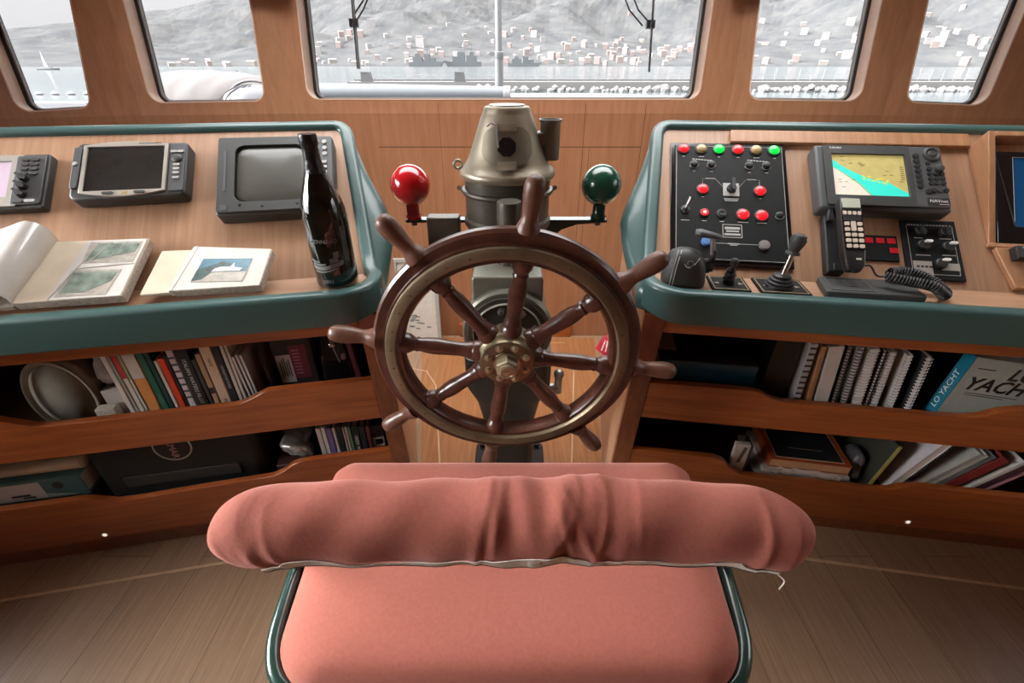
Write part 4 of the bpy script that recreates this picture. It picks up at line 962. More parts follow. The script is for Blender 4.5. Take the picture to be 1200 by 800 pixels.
t = thing('phone_handset', 'black phone handset with pale keypad and green-grey display, hung in its cradle', 'phone', hm @ Matrix.Translation((.004, -.002, .046)))
bm = B(); rings = []
for y, hx, th, lift in ((-.088, .014, .016, .0), (-.080, .020, .020, .0), (-.05, .023, .022, .0), (0, .0235, .020, .004), (.05, .0235, .020, .005), (.075, .0225, .022, .003), (.086, .018, .018, .002)):
    rings.append([Vector((x, y, z + lift)) for x, z in rounded([(-hx, 0), (hx, 0), (hx*.95, th), (-hx*.95, th)], .005, 4)])
obj('handset_body', loft(bm, rings), M['black'], t, smooth=True)
bm = B(); prism(bm, rounded(rect(-.0175, .0175, .055, .078), .002, 3), .0240, .0275); obj('display', bm, M['lcd'], t)
bm = B(); prism(bm, rounded(rect(-.0205, .0205, -.044, .050), .003, 3), .0225, .0245); kp = obj('keypad', bm, M['blackgloss'], t)
for r_ in range(6):
    for k in range(3 if r_ else 4):
        x, y = ((k-1)*.0128, .030-r_*.0135) if r_ else ((k-1.5)*.0098, .043)
        bm = B(); w_ = .0048 if r_ else .0034; prism(bm, rounded(rect(x-w_, x+w_, y-.0042, y+.0042) if not (r_ == 1 and k == 1) else rect(x-w_, x+w_, y-.010, y+.0055), .0015, 3), .0245, .0262); obj('key', bm, cmat('key_cream', (.62, .52, .42)), kp)
bm = B(); slabs(bm, [(.000, .010, -.068, -.064)], .0215, .0228); obj('maker_print', bm, M['lcd'], t)
# coiled cord
path = smooth_path([hm @ Vector((.0, -.092, .056)), RCON.P(.452, .075, .985), RCON.P(.468, .064, .968), RCON.P(.482, .058, .968)], 8)
main = smooth_path([RCON.P(.482, .058, .968), RCON.P(.50, .048, .968), RCON.P(.53, .040, .966), RCON.P(.562, .030, .962), RCON.P(.590, .034, .944), RCON.P(.600, .050, .946), RCON.P(.585, .072, .958), RCON.P(.555, .085, .968), RCON.P(.525, .092, .968), RCON.P(.505, .084, .968)], 14)
L = [0]
for a_, b_ in zip(main, main[1:]): L.append(L[-1]+(b_-a_).length)
pts = []; n_ = 900; turns = 46
for i in range(n_+1):
    s_ = L[-1]*i/n_; k = max(j for j in range(len(L)) if L[j] <= s_+1e-9); k = min(k, len(main)-2)
    f = (s_-L[k])/(L[k+1]-L[k]); p = main[k].lerp(main[k+1], f); tg = (main[k+1]-main[k]).normalized()
    lat = tg.cross(VZ).normalized(); u_ = lat.cross(tg); a = 2*math.pi*turns*i/n_
    pts.append(p + (lat*math.cos(a)+u_*math.sin(a))*.0088)
bm = B(); tube(bm, path, .0022, 6); tube(bm, pts, .0022, 5)
bm.transform(t.matrix_world.inverted()); obj('coiled_cord', bm, M['black'], t, smooth=2)
# ================================================================== SHELF CONTENTS
WU, WL, FU, FLW = .112, .170, .5205, .2355
def book(c, s0, s1, top, floor_, w, col, label, group=None, lean=0., depth=.16, kind='book', lettering=None, lcol=(.75, .72, .65), bands=(), cat='book', soft=False, lsz=None, spiral=None, tuck=0):
    """Upright volume, spine towards the room. s0..s1 outward along the shelf, top/floor heights; lean in degrees tilts the head inwards to the wheel."""
    th = abs(s1-s0)-.0012; h = top-floor_
    sm = (s0+s1)/2
    mx = c.flat(sm, w+tuck+(.009 if spiral else 0), floor_+.0005) @ Matrix.Rotation(R(lean)*(-1 if c.side > 0 else 1), 4, 'Y')
    if lean:
        corner = min((mx.to_3x3() @ Vector((x, 0, 0))).z for x in (-th/2, th/2)); mx = Matrix.Translation((0, 0, -corner+.0003)) @ mx
    t = thing(kind, label, cat, mx, group)
    cm = cmat('bk_%.2f_%.2f_%.2f' % col, col)
    bt = min(.0022, th*.18)
    if spiral is None:
        bm = B(); box(bm, -th/2, th/2, 0, bt, 0, h); box(bm, -th/2, -th/2+bt, bt, depth, 0, h); box(bm, th/2-bt, th/2, bt, depth, 0, h); cv = obj('cover', bm, cm, t, bevel=min(.0012, bt*.5))
        bm = B(); box(bm, -th/2+bt*1.05, th/2-bt*1.05, bt*1.05, depth-.003, .002, h-.003); obj('pages', bm, M['paperedge'], t)
    else:
        bm = B(); box(bm, -th/2, -th/2+bt, 0, depth, 0, h); box(bm, th/2-bt, th/2, 0, depth, 0, h); cv = obj('cover', bm, cm, t)
        bm = B(); box(bm, -th/2+bt*1.05, th/2-bt*1.05, .001, depth-.003, .002, h-.002); obj('pages', bm, M['paper'] if spiral != 'dark' else M['paperedge'], t)
        bm = B(); n_ = int(h/.009)
        for k in range(n_): 
            z = h*(k+.5)/n_; tube(bm, [(th*.55*math.cos(a), .001-.006*math.sin(a)-.001, z) for a in [math.pi*q/6 for q in range(7)]], .0013, 5)
        obj('spiral_binding', bm, M['black'] if spiral != 'light' else M['white'], t)
    for k, (z0, z1, bc) in enumerate(bands):
        bm = B(); box(bm, -th/2+.0002, th/2-.0002, -.0006, .0002, h*z0, h*z1); obj('spine_band', bm, cmat('bd_%.2f_%.2f_%.2f' % bc, bc), cv)
    if lettering:
        for (s_, zc, sz) in lettering:
            text('spine_lettering', s_, sz, cmat('lt_%.2f_%.2f_%.2f' % lcol, lcol), cv, (0, 0, 0), 0, Matrix.Translation((0, -.0008, h*zc)) @ Matrix.Rotation(R(90), 4, 'X') @ Matrix.Rotation(R(-90), 4, 'Z'))
    return t
def upL(s0, s1, top, col, label, **k): return book(LCON, s0, s1, top, FU, WU, col, label, group='books on the upper left shelf', **k)
W = (.62, .58, .52)
upL(.652, .640, .770, W, 'thin white magazine at the open left end of the upper left row', kind='magazine', depth=.19)
upL(.638, .632, .771, (.35, .33, .28), 'thin grey magazine second in the upper left row', kind='magazine', depth=.19)
upL(.630, .619, .772, W, 'white booklet with red head beside the orange book', kind='booklet', bands=[(.72, 1, (.45, .03, .03))])
upL(.617, .611, .772, (.30, .38, .20), 'thin green-edged booklet left of the orange and white book', kind='booklet', bands=[(0, .7, W)])
upL(.609, .581, .774, (.62, .27, .07), 'orange book with white upper spine', bands=[(.70, 1, W)], lettering=[('PILOT', .2, .010)], lcol=(.55, .10, .03))
upL(.579, .563, .772, (.02, .13, .08), 'dark green book right of the orange and white one', lettering=[('GUIDE', .45, .009)], lcol=(.10, .30, .20))
upL(.561, .551, .772, (.012, .05, .045), 'slim dark teal book between green and red books')
upL(.549, .541, .742, W, 'thin white booklet left of the red book', kind='booklet')
upL(.539, .524, .747, (.62, .05, .012), 'short bright red book in the upper left row')
upL(.522, .517, .755, (.02, .02, .02), 'very thin black booklet right of the red book', kind='booklet')
upL(.515, .500, .768, (.60, .56, .56), 'pale grey ring file with dark marks down its spine', bands=[(k, k+.022, (.06, .06, .07)) for k in (.42, .50, .58, .66, .74, .82, .90)])
upL(.498, .470, .772, (.018, .020, .020), 'black pilot book with white spine title, right of the pale ring file', lettering=[('ITALIAN WATERS PILOT', .60, .0125)], lcol=(.55, .54, .50))
upL(.468, .459, .735, (.05, .05, .045), 'short dark booklet tucked beside the black titled pilot book', kind='booklet')
upL(.457, .444, .750, (.42, .27, .15), 'short tan book with a round dark mark', bands=[(.48, .56, (.03, .02, .02))])
upL(.442, .417, .775, (.64, .46, .32), 'tall beige book, thickest pale spine of its row', lettering=[('NAVI', .80, .010), ('PORTI', .30, .010)], lcol=(.12, .07, .05))
upL(.415, .399, .772, (.018, .019, .020), 'black book with small white title right of the beige book', lettering=[('NAVIGATION GUIDE', .62, .0075), ('PILOT', .22, .008)], lcol=(.50, .52, .48))
upL(.397, .388, .776, (.50, .48, .42), 'grey-white booklet right of the small-titled black book', kind='booklet')
upL(.386, .379, .776, (.58, .55, .50), 'white booklet last of the upright row before the leaning leaflets', kind='booklet')
for k, (s_, tp) in enumerate(((.368, .732), (.358, .737), (.349, .735))):
    upL(s_, s_-.006, tp, (.50, .50, .48), ('dark-edged leaflet, first of the three leaning leaflets', 'grey leaflet, middle of the three leaning leaflets', 'pale leaflet, last of the three leaning leaflets')[k], kind='leaflet', lean=-3, cat='leaflet')
# beige cap-like cloth bag and clutter at the outer end
def blob(name, label, cat, mx, sx, sy, sz, m, seed, amp=.15, group=None, child=None):
    rr = random.Random(seed); ph = [(rr.uniform(1, 4), rr.uniform(1, 4), rr.uniform(1, 4), rr.uniform(0, 6)) for _ in range(6)]
    bm = B(); bmesh.ops.create_icosphere(bm, subdivisions=4, radius=1)
    lo = 1e9
    for v in bm.verts:
        p = v.co.copy(); d = sum(math.sin(p.x*a+p.y*b+p.z*c_+q) for a, b, c_, q in ph)/6
        d2 = sum(abs(math.sin(p.x*a*2.1+p.y*b*2.3-p.z*c_*1.9+q)) for a, b, c_, q in ph)/6-.5
        k = 1 + amp*d*1.5 + amp*d2*.9
        sq = lambda q: math.copysign(abs(q)**.75, q)
        v.co = Vector((sq(p.x)*sx*k, sq(p.y)*sy*k, sq(p.z)*sz*k)); lo = min(lo, v.co.z)
    for v in bm.verts: v.co.z -= lo
    o = obj(name, bm, m, None, smooth=2); o.matrix_world = mx; tag(o, label, cat, group); return o
cp = thing('cap', 'beige cloth cap lying on its side at the outer end of the upper left shelf', 'cap', LCON.flat(.800, WU+.10, FU+.001))
bm = B(); rings = []
for y, r in ((.0, .118), (.012, .120), (.05, .112), (.09, .085), (.12, .045), (.13, .004)):
    rings.append([Vector((r*.62*math.cos(a) + .012*math.sin(3*a)*r, y-.06, .118+r*.97*math.sin(a)*(1 if math.sin(a) < 0 else 1.02))) for a in [2*math.pi*k/40 for k in range(40)]])
loft(bm, rings); obj('crown', bm, M['cloth'], cp, smooth=2)
bm = B(); loft(bm, [[Vector((.074*k*math.cos(a), -.064-.012*(k-.9)*4, .118+.1165*min(k, 1.0)*math.sin(a))) for a in [2*math.pi*q/40 for q in range(40)]] for k in (.86, 1.0)], True, False); 
br = obj('band', bm, M['cloth'], cp, smooth=2); br.modifiers.new('thick', 'SOLIDIFY').thickness = .003
t = thing('plastic_pouch', 'crinkled clear plastic pouch standing left of the book row', 'pouch', LCON.flat(.690, WU+.075, FU+.1315))
o = blob('wrapper', '', '', Matrix.Identity(4), .028, .038, .055, M['plastic_wrap'], 4, .22); del o['label'], o['category']; o.parent = t
t = thing('box', 'white box standing under the plastic pouch beside the thin magazines', 'box', LCON.flat(.690, WU+.032, FU+.001))
bm = B(); box(bm, -.026, .030, 0, .09, 0, .130); obj('carton', bm, cmat('offwhite', (.55, .52, .47)), t, bevel=.002)
t = thing('box', 'flat white carton lying at the foot of the white magazine', 'box', LCON.flat(.708, WU+.008, FU+.001) )
bm = B(); box(bm, -.022, .022, -.004, .020, 0, .094); obj('carton', bm, M['paperedge'], t, bevel=.002)
blob('pouch', 'dark crumpled bag with pale edge next to the cap', 'bag', LCON.flat(.738, WU+.20, FU+.001), .020, .05, .06, cmat('darkred', (.08, .015, .018)), 9, .15)
# packages by the notch
blob('jacket', 'dark grey crumpled fabric bundle behind the leaning leaflets', 'bundle', LCON.flat(.322, WU+.10, FU+.001), .016, .08, .104, cmat('slate_cloth', (.085, .088, .10)), 11, .16)
t = thing('box', 'black carton with a white and maroon label, standing upright on the upper left shelf', 'box', LCON.flat(.242, WU+.03, FU+.0005))
bm = B(); box(bm, -.055, .042, 0, .12, 0, .235); ct = obj('carton', bm, cmat('carton_black', (.022, .020, .020)), t, bevel=.003)
bm = B(); box(bm, -.050, -.014, -.0012, 0, .100, .185); lb = obj('label', bm, cmat('label_white', (.50, .46, .43)), ct, label='white printed label')
bm = B(); box(bm, -.0135, .028, -.0012, 0, .110, .212); l2 = obj('label', bm, cmat('label_maroon', (.16, .02, .035)), ct, label='maroon printed label')
bm = B()
for k in range(5): box(bm, -.044+k*.0055, -.0415+k*.0055, -.0018, -.0012, .118+.004*(k % 2), .165+.006*(k % 3))
obj('print', bm, M['black'], lb)
bm = B()
for k in range(8): box(bm, -.008, .010+.006*((k*3) % 3), -.0018, -.0012, .125+k*.010, .1285+k*.010)
obj('print', bm, cmat('label_pink', (.38, .16, .17)), l2)
t = thing('bag', 'black glossy bag with a silver gleaming buckle, between the labelled carton and the shelf end', 'bag', LCON.flat(.150, WU+.035, FU+.0005))
bm = B(); rings = []
for z, hx, hy in ((0, .040, .06), (.05, .044, .065), (.15, .043, .06), (.23, .036, .045), (.25, .030, .03)):
    rings.append([Vector((x+.003*math.sin(z*40+y*60), y+.055, z)) for x, y in rounded(rect(-hx, hx, -hy, hy), .02, 4)])
loft(bm, rings); obj('bag_body', bm, M['blackgloss'], t, smooth=2)
bm = B(); ball(bm, (.004, -.008, .205), .010, 16); obj('buckle', bm, M['chrome'], t, smooth=2)
bm = B(); tube(bm, smooth_path([(-.002, -.006, .247), (.001, -.0095, .222), (.006, -.0095, .190), (.014, -.010, .15)], 5), .0016, 6); obj('cord', bm, M['steel'], t)
book(LCON, .088, .075, .772, FU, WU, (.10, .015, .025), 'dark maroon book leaning at the wheel end of the upper left shelf', group='books on the upper left shelf', lean=-5, depth=.17)
book(LCON, .064, .054, .745, FU, WU+.01, (.02, .028, .026), 'dark green-black folder at the inner end of the upper left shelf', group='books on the upper left shelf', depth=.18, kind='folder', cat='folder')

# lower left shelf
def loL(s0, s1, top, col, label, **k): return book(LCON, s0, s1, top, FLW, WL, col, label, group='books on the lower left shelf', **k)
loL(.258, .244, .424, (.55, .50, .46), 'cream paperback first of the small row by the wheel, lower left shelf', depth=.12)
loL(.242, .231, .425, (.60, .55, .54), 'white paperback left of the purple booklet', depth=.12)
loL(.229, .214, .420, (.17, .11, .32), 'purple booklet in the small row by the wheel', depth=.12)
loL(.212, .204, .420, (.58, .54, .56), 'pale lilac booklet right of the purple one', depth=.12)
loL(.202, .186, .420, (.02, .02, .022), 'black book right of the pale lilac booklet', depth=.12)
loL(.184, .178, .418, (.40, .36, .32), 'grey leaflet left of the cream booklet, lower left shelf', depth=.12, kind='leaflet', cat='leaflet')
loL(.176, .170, .418, (.56, .50, .44), 'cream booklet left of the thin green book', depth=.12)
loL(.168, .160, .417, (.12, .20, .12), 'thin grass-green book in the small row by the wheel', depth=.12)
loL(.158, .138, .418, (.012, .022, .016), 'black-green pilot book with white upright title, lower left shelf', depth=.14, lettering=[('GREEK WATERS PILOT', .42, .0135)], lcol=(.62, .62, .58))
loL(.136, .119, .412, (.015, .02, .026), 'navy book right of the titled pilot book, lower left shelf', depth=.14)
loL(.117, .106, .410, (.13, .03, .03), 'thin dark red book last of the small row by the wheel', depth=.14)
t = thing('instrument_box', 'small black box with white square frame front, beside the pilot books by the wheel', 'box', LCON.flat(.086, WL+.01, FLW+.07))
bm = B(); box(bm, -.018, .018, 0, .08, -.069, .095); obj('case', bm, M['black'], t, bevel=.002)
bm = B(); plate_with_hole(bm, rect(-.0175, .0175, .012, .050), rect(-.009, .013, .019, .043), 0, .004, axes((0, 0, 0), VX, VZ, -VY)); obj('white_frame', bm, M['bezelwarm'], t, bevel=.001)
blob('crumpled_wrapper', 'crumpled silver plastic bag left of the small book row, lower left shelf', 'wrapper', LCON.flat(.335, WL+.05, FLW+.06), .045, .05, .036, M['silver_wrap'], 21, .3)
t = thing('folder_stack', 'dark folder lying flat under the crumpled silver bag', 'folder', LCON.flat(.34, WL+.005, FLW+.0005))
bm = B(); box(bm, -.06, .07, 0, .15, 0, .058); obj('cover', bm, cmat('dkred2', (.05, .012, .012)), t, bevel=.003)
t = thing('laptop_bag', 'big black laptop bag with a round red-lettered badge, lying on the lower left shelf', 'bag', LCON.flat(.655, WL+.015, FLW+.0005))
bm = B(); rings = []
for z, k in ((0, .97), (.012, 1.0), (.19, 1.0), (.205, .985), (.212, .95)):
    rings.append([Vector((x*k, y*k+.10, z)) for x, y in rounded(rect(-.225, .225, -.10, .10), .03, 5)])
loft(bm, rings); bg = obj('bag_body', bm, cmat('bag_black', (.012, .013, .013), .7), t, smooth=2)
bm = B(); prism(bm, rounded(rect(-.16, .155, .045, .085), .006, 4), 0, .004, axes((0, -.0005, 0), VX, VZ, -VY)); obj('front_pocket', bm, cmat('bag_grey', (.03, .031, .030), .6), bg, bevel=.0015)
bx, bz_ = .003, .176
bm = B(); lathe(bm, [(.046, 0), (.050, 0), (.050, .0018), (.046, .0018)], 48, (bx, -.0002, bz_), (0, -1, 0), caps=False); bd = obj('badge_ring', bm, M['lightgrey'], bg)
bm = B(); lathe(bm, [(.0001, 0), (.0458, 0), (.0458, .001), (.0001, .001)], 48, (bx, -.0002, bz_), (0, -1, 0)); obj('badge_disc', bm, cmat('badge_dark', (.02, .012, .014)), bd)
text('badge_lettering', 'PALMAR', .026, cmat('badge_pink', (.50, .24, .25)), bd, (0, 0, 0), 0, Matrix.Translation((bx-.002, -.0018, bz_+.006)) @ Matrix.Rotation(R(90), 4, 'X') @ Matrix.Rotation(R(-90), 4, 'Z'))
t = thing('ring_binder', 'teal ring binder with white spine label and finger hole, lying on the lower left shelf', 'binder', LCON.flat(1.03, WL+.004, FLW+.053))
bm = B(); box(bm, -.14, .125, 0, .003, 0, .072); box(bm, -.14, .125, .003, .22, 0, .003); box(bm, -.14, .125, .003, .22, .069, .072); cv = obj('cover', bm, cmat('binder_teal', (.06, .135, .135)), t, bevel=.0015)
bm = B(); box(bm, -.136, .118, .006, .215, .0035, .06); obj('pages', bm, M['paperedge'], t)
bm = B(); box(bm, -.138, .022, -.0012, 0, .006, .066); lb = obj('spine_label', bm, cmat('label_white', (.50, .46, .43)), cv)
bm = B(); slabs(bm, [(-.035, -.005, -.002, -.0012)], .012, .017); slabs(bm, [(-.06, -.015, -.002, -.0012)], .020, .026); obj('print', bm, M['black'], lb)
bm = B(); lathe(bm, [(.0001, 0), (.013, 0), (.013, .001), (.0001, .001)], 24, (.062, -.0003, .046), (0, -1, 0)); obj('finger_hole', bm, M['black'], cv)
bm = B(); prism(bm, [(.022, .006), (.10, .006), (.022, .022)], 0, .001, axes((0, -.0003, 0), VX, VZ, -VY)); obj('torn_label', bm, cmat('label_torn', (.30, .33, .32)), cv)
t = thing('folder_stack', 'black folders lying under the teal ring binder', 'folder', LCON.flat(1.03, WL+.006, FLW+.0005))
bm = B(); box(bm, -.14, .13, 0, .21, 0, .052); obj('cover', bm, M['black'], t, bevel=.003)
t = thing('rolled_chart', 'rolled beige chart lying on top of the teal ring binder', 'chart', LCON.flat(1.03, WL+.02, FLW+.1265))
bm = B(); lathe(bm, [(.021, 0), (.0225, .004), (.0225, .246), (.021, .25)], 24, (-.12, .02, .0228), (1, 0, 0)); obj('paper_roll', bm, M['cream'], t, smooth=True)

# upper right shelf
def upR(s0, s1, top, col, label, **k): return book(RCON, s0, s1, top, FU, WU, col, label, group='books on the upper right shelf', **k)
t = thing('ring_binder', 'blue ring binder lying flat at the wheel end of the upper right shelf', 'binder', RCON.flat(.205, WU, FU+.105))
bm = B(); box(bm, -.13, .118, 0, .003, 0, .058); box(bm, -.13, .118, .003, .18, 0, .0025); cv = obj('cover', bm, cmat('binder_blue', (.012, .085, .16), .35), t, bevel=.0018)
bm = B(); prism(bm, [(-.13, .0005), (.118, .0005), (.122, .18), (-.13, .18)], .0581, .0605); obj('lid', bm, M['black'], t, bevel=.0008, label='black lid')
bm = B(); prism(bm, [(-.126, .005), (.116, .005), (.119, .176), (-.126, .176)], .0028, .05); obj('pages', bm, M['paperedge'], t)
t = thing('folder_stack', 'dark folders lying under the blue ring binder', 'folder', RCON.flat(.205, WU+.005, FU+.0005))
bm = B(); box(bm, -.13, .12, 0, .18, 0, .104); obj('cover', bm, M['black'], t, bevel=.003)
t = thing('paper_sheet', 'grey-white card standing at the wheel end above the blue binder', 'card', RCON.flat(.11, WU+.05, FU+.1635))
bm = B(); box(bm, -.030, .014, 0, .10, 0, .010); obj('card', bm, cmat('card_grey', (.30, .29, .28)), t, bevel=.002)
t = thing('box_file', 'black box file standing right of the blue ring binder', 'file', RCON.flat(.386, WU+.02, FU+.0005))
bm = B(); box(bm, -.034, .034, 0, .20, 0, .250); obj('case', bm, M['black'], t, bevel=.003)
upR(.4365, .4535, .762, (.50, .47, .48), 'thin pale ring-bound file with dark slots, first right of the black box file', lean=3, bands=[(k/14+.01, k/14+.035, (.03, .03, .03)) for k in range(4, 14)])
upR(.474, .486, .758, (.42, .22, .10), 'tan-orange slim book left of the wide white book', lean=6)
upR(.492, .526, .760, (.60, .55, .50), 'wide white book right of the slim tan book', lean=6)
upR(.536, .550, .758, (.03, .03, .032), 'black spiral notebook right of the wide white book', kind='spiral_notebook', cat='notebook', lean=6, spiral='black')
upR(.560, .575, .757, (.50, .48, .46), 'white spiral notebook, first of the three pale ones', kind='spiral_notebook', cat='notebook', lean=6, spiral='black')
upR(.588, .610, .757, (.45, .39, .32), 'thick cream spiral notebook, middle of the three pale ones', kind='spiral_notebook', cat='notebook', lean=6, spiral='light')
upR(.618, .628, .755, (.05, .02, .015), 'dark brown spiral notebook right of the cream one', kind='spiral_notebook', cat='notebook', lean=6, spiral='black')
upR(.634, .648, .752, (.46, .42, .38), 'grey spiral notebook left of the narrow white one', kind='spiral_notebook', cat='notebook', lean=6, spiral='light')
upR(.672, .686, .748, (.50, .47, .43), 'narrow white spiral notebook standing slightly apart', kind='spiral_notebook', cat='notebook', lean=6, spiral='light')
upR(.712, .728, .745, (.014, .015, .015), 'black notebook with dotted white binding left of the yacht book', kind='spiral_notebook', cat='notebook', lean=5, spiral='light')
# the big leaning yacht book
t = thing('book', 'large book with blue spine and grey cover reading LO YACHT, standing on upper right shelf', 'book', RCON.flat(.772, WU+.002, FU+.0170) @ Matrix.Rotation(R(5), 4, 'Y'), 'books on the upper right shelf')
H_, D_, W_b = .222, .034, .19
bm = B(); box(bm, 0, .002, 0, D_, 0, H_); cv = obj('cover', bm, cmat('yacht_blue', (.012, .15, .22), .35), t, label='blue spine')
bm = B(); box(bm, .0021, W_b, 0, .003, 0, H_); fc = obj('front_cover', bm, cmat('yacht_grey', (.36, .38, .34), .35), cv, label='grey picture cover')
bm = B(); box(bm, .0021, W_b, D_-.003, D_, 0, H_); obj('rear_cover', bm, cmat('yacht_grey', (.36, .38, .34), .35), cv)
bm = B(); box(bm, .0022, W_b-.003, .0033, D_-.0033, .003, H_-.003); obj('pages', bm, M['paper'], t)
text('spine_lettering', 'LO YACHT', .023, M['white'], cv, (0, 0, 0), 0, axes((-.0004, D_/2, .115), Vector((0, 0, 1)), Vector((0, 1, 0)), Vector((-1, 0, 0))))
for s_, xx, zz, sz in (('LO', .125, .186, .046), ('YACHT', .098, .148, .050)):
    text('cover_lettering', s_, sz, M['black'], fc, (0, 0, 0), 0, axes((xx, -.0004, zz), VX, VZ, -VY), bold=.0012, shear=.25)
bm = B(); slabs(bm, [(.03, .15, .122, .1235), (.03, .12, .116, .1175), (.02, .06, .192, .194)], .0002, .0006)
for v in bm.verts: v.co = Vector((v.co.x, -v.co.z, v.co.y))
obj('cover_lettering', bm, M['black'], fc)
bm = B(); prism(bm, [(.03, .004), (.10, .010), (.16, .055), (.188, .075), (.188, .004)], .0001, .0005, axes((0, 0, 0), VX, VZ, -VY)); obj('cover_picture', bm, cmat('cover_pic', (.20, .22, .19)), fc)
t = thing('book', 'pale book behind the leaning yacht book at the right edge of the frame', 'book', RCON.flat(1.02, WU+.06, FU+.0005)); t['group'] = 'books on the upper right shelf'
bm = B(); box(bm, -.040, .075, 0, .002, 0, .225); box(bm, -.040, .075, .002, .12, .222, .225); box(bm, -.04, -.037, .002, .12, 0, .222); box(bm, .072, .075, .002, .12, 0, .222); obj('cover', bm, cmat('pale_bk', (.40, .38, .33)), t)
bm = B(); box(bm, -.0365, .0715, .0025, .118, .003, .2215); obj('pages', bm, M['paperedge'], t)

# lower right shelf
t = thing('card_packet', 'white card packet with a dark diagonal picture standing on the lower right shelf', 'card', RCON.flat(.385, WL+.002, FLW+.0005))
bm = B(); box(bm, -.023, .020, 0, .016, 0, .128); cd = obj('card', bm, cmat('offwhite', (.55, .52, .47)), t, bevel=.001)
bm = B(); prism(bm, [(-.008, .055), (.002, .055), (.012, .115), (.003, .120)], 0, .001, axes((0, -.0002, 0), VX, VZ, -VY)); obj('picture', bm, cmat('brown_dk', (.12, .09, .07)), cd)
bm = B(); box(bm, .0201, .027, .0, .05, 0, .122); obj('side_flap', bm, M['black'], t)
def sheets(label, s_, w, z, hx, dy, th, mcol, rot, nm='magazine', edge=None, cat='magazine'):
    t = thing(nm, label, cat, RCON.flat(s_, w, z, R(rot)), 'paper stack on the lower right shelf')
    bm = B(); box(bm, -hx, hx, 0, dy, th*.12, th*.88); obj('pages', bm, M['paperedge'] if edge is None else edge, t)
    bm = B(); box(bm, -hx-.001, hx+.001, -.0006, dy+.001, 0, th*.115); box(bm, -hx-.001, hx+.001, -.0006, dy+.001, th*.885, th); obj('cover', bm, cmat('sh_%s' % label[:10], mcol, .4), t)
z = FLW+.0005
for label, s_, hx, th, mc, rot in (('dark magazine lowest in the stack under the framed red book', .585, .145, .012, (.10, .11, .11), -2), ('grey magazine second from below in the stack', .58, .135, .010, (.35, .35, .34), 3),
                                 ('white brochure third from below in the stack', .59, .125, .009, (.55, .53, .50), -1), ('pale magazine just under the framed red book', .585, .120, .010, (.42, .40, .36), 2)):
    sheets(label, s_, WL+.006, z, hx, .17, th, mc, rot); z += th+.0004
t = thing('paper_sheet', 'crumpled white paper strip hanging over the front of the magazine stack', 'paper', RCON.flat(.60, WL+.010, z-.018)); 
bm = B(); rows = []
for i in range(15):
    x = -.10+.19*i/14; z0 = -.010*max(0, (i-8)/6)**1.5 + .003*math.sin(i*1.7); rows.append([bm.verts.new((x, -.004+.003*math.sin(i*2.1)-k*.002, z0 + .022 - k*.011)) for k in range(3)])
for p, q in zip(rows, rows[1:]):
    for k in range(2): bm.faces.new((p[k], q[k], q[k+1], p[k+1]))
o = obj('strip', bm, M['paper'], t, smooth=2); o.modifiers.new('thick', 'SOLIDIFY').thickness = .0012
t = thing('book', 'red book with dark framed cover and tan page edges, on top of the magazine stack', 'book', RCON.flat(.595, WL+.008, z+.0005, R(-1)))
bm = B(); box(bm, -.116, .112, .002, .17, .003, .030); obj('pages', bm, cmat('tan_edge', (.52, .30, .16)), t)
bm = B(); box(bm, -.118, .114, 0, .173, 0, .0028); box(bm, -.118, .114, 0, .173, .0302, .034); box(bm, -.118, -.1162, 0, .173, .0029, .0301); cv = obj('cover', bm, cmat('orange_red', (.40, .075, .02), .35), t, bevel=.0008)
bm = B(); box(bm, -.098, .094, .012, .165, .0341, .0350); ic = obj('cover_picture', bm, cmat('navy_dk', (.02, .022, .025), .3), cv)
bm = B(); plate_with_hole(bm, rect(-.100, .096, .010, .167), rect(-.0975, .0935, .0125, .1645), .0341, .0353); slabs(bm, [(-.05, .05, .055, .057)], .035, .0353); obj('cover_border', bm, M['cream'], ic)
blob('crumpled_wrapper', 'crumpled dark net bag beside the framed red book', 'wrapper', RCON.flat(.742, WL+.065, FLW+.001), .020, .045, .045, cmat('net_dark', (.07, .072, .072), .4), 31, .25)
def loR(s0, s1, top, col, label, lean, **k): return book(RCON, s0, s1, top, FLW, WL, col, label, group='books on the lower right shelf', lean=lean, **k)
# these lean outwards: head to the right
def leaner(s_, tilt, h, th, col, label, nm='book', cat='book', pages=True, spiral=False, w=WL):
    t = thing(nm, label, cat, RCON.flat(s_, w, FLW+.0008+th*math.sin(R(tilt))) @ Matrix.Rotation(R(tilt), 4, 'Y'), 'books on the lower right shelf')
    bm = B(); box(bm, 0, .0022, 0, .17, 0, h); box(bm, th-.0022, th, 0, .17, 0, h)
    if not spiral: box(bm, .0022, th-.0022, 0, .002, 0, h)
    obj('cover', bm, cmat('ln_%.2f_%.2f_%.2f' % col, col), t)
    bm = B(); box(bm, .0025, th-.0025, .0022, .168, .002, h-.002); obj('pages', bm, M['paper'] if spiral else M['paperedge'], t)
    if spiral:
        bm = B(); n_ = int(h/.0075)
        for k in range(n_): box(bm, th-.002, th+.004, -.0030, .003, h*(k+.25)/n_, h*(k+.75)/n_)
        obj('spiral_binding', bm, M['black'], t)
    return t
t = leaner(.765, 8, .180, .011, (.035, .035, .025), 'slim olive-yellow book leaning by the wide comb-bound notebook')
bm = B(); box(bm, -.0003, .0113, -.0012, -.0001, .0, .1803); obj('spine', bm, cmat('olive', (.36, .34, .09)), t, label='olive-yellow spine')
leaner(.818, 22, .215, .024, (.52, .46, .48), 'wide pale notebook with black comb binding, leaning on the lower right shelf', 'spiral_notebook', 'notebook', spiral=True)
leaner(.882, 34, .21, .012, (.30, .29, .26), 'grey magazine leaning next to the comb-bound notebook', 'magazine', 'magazine')
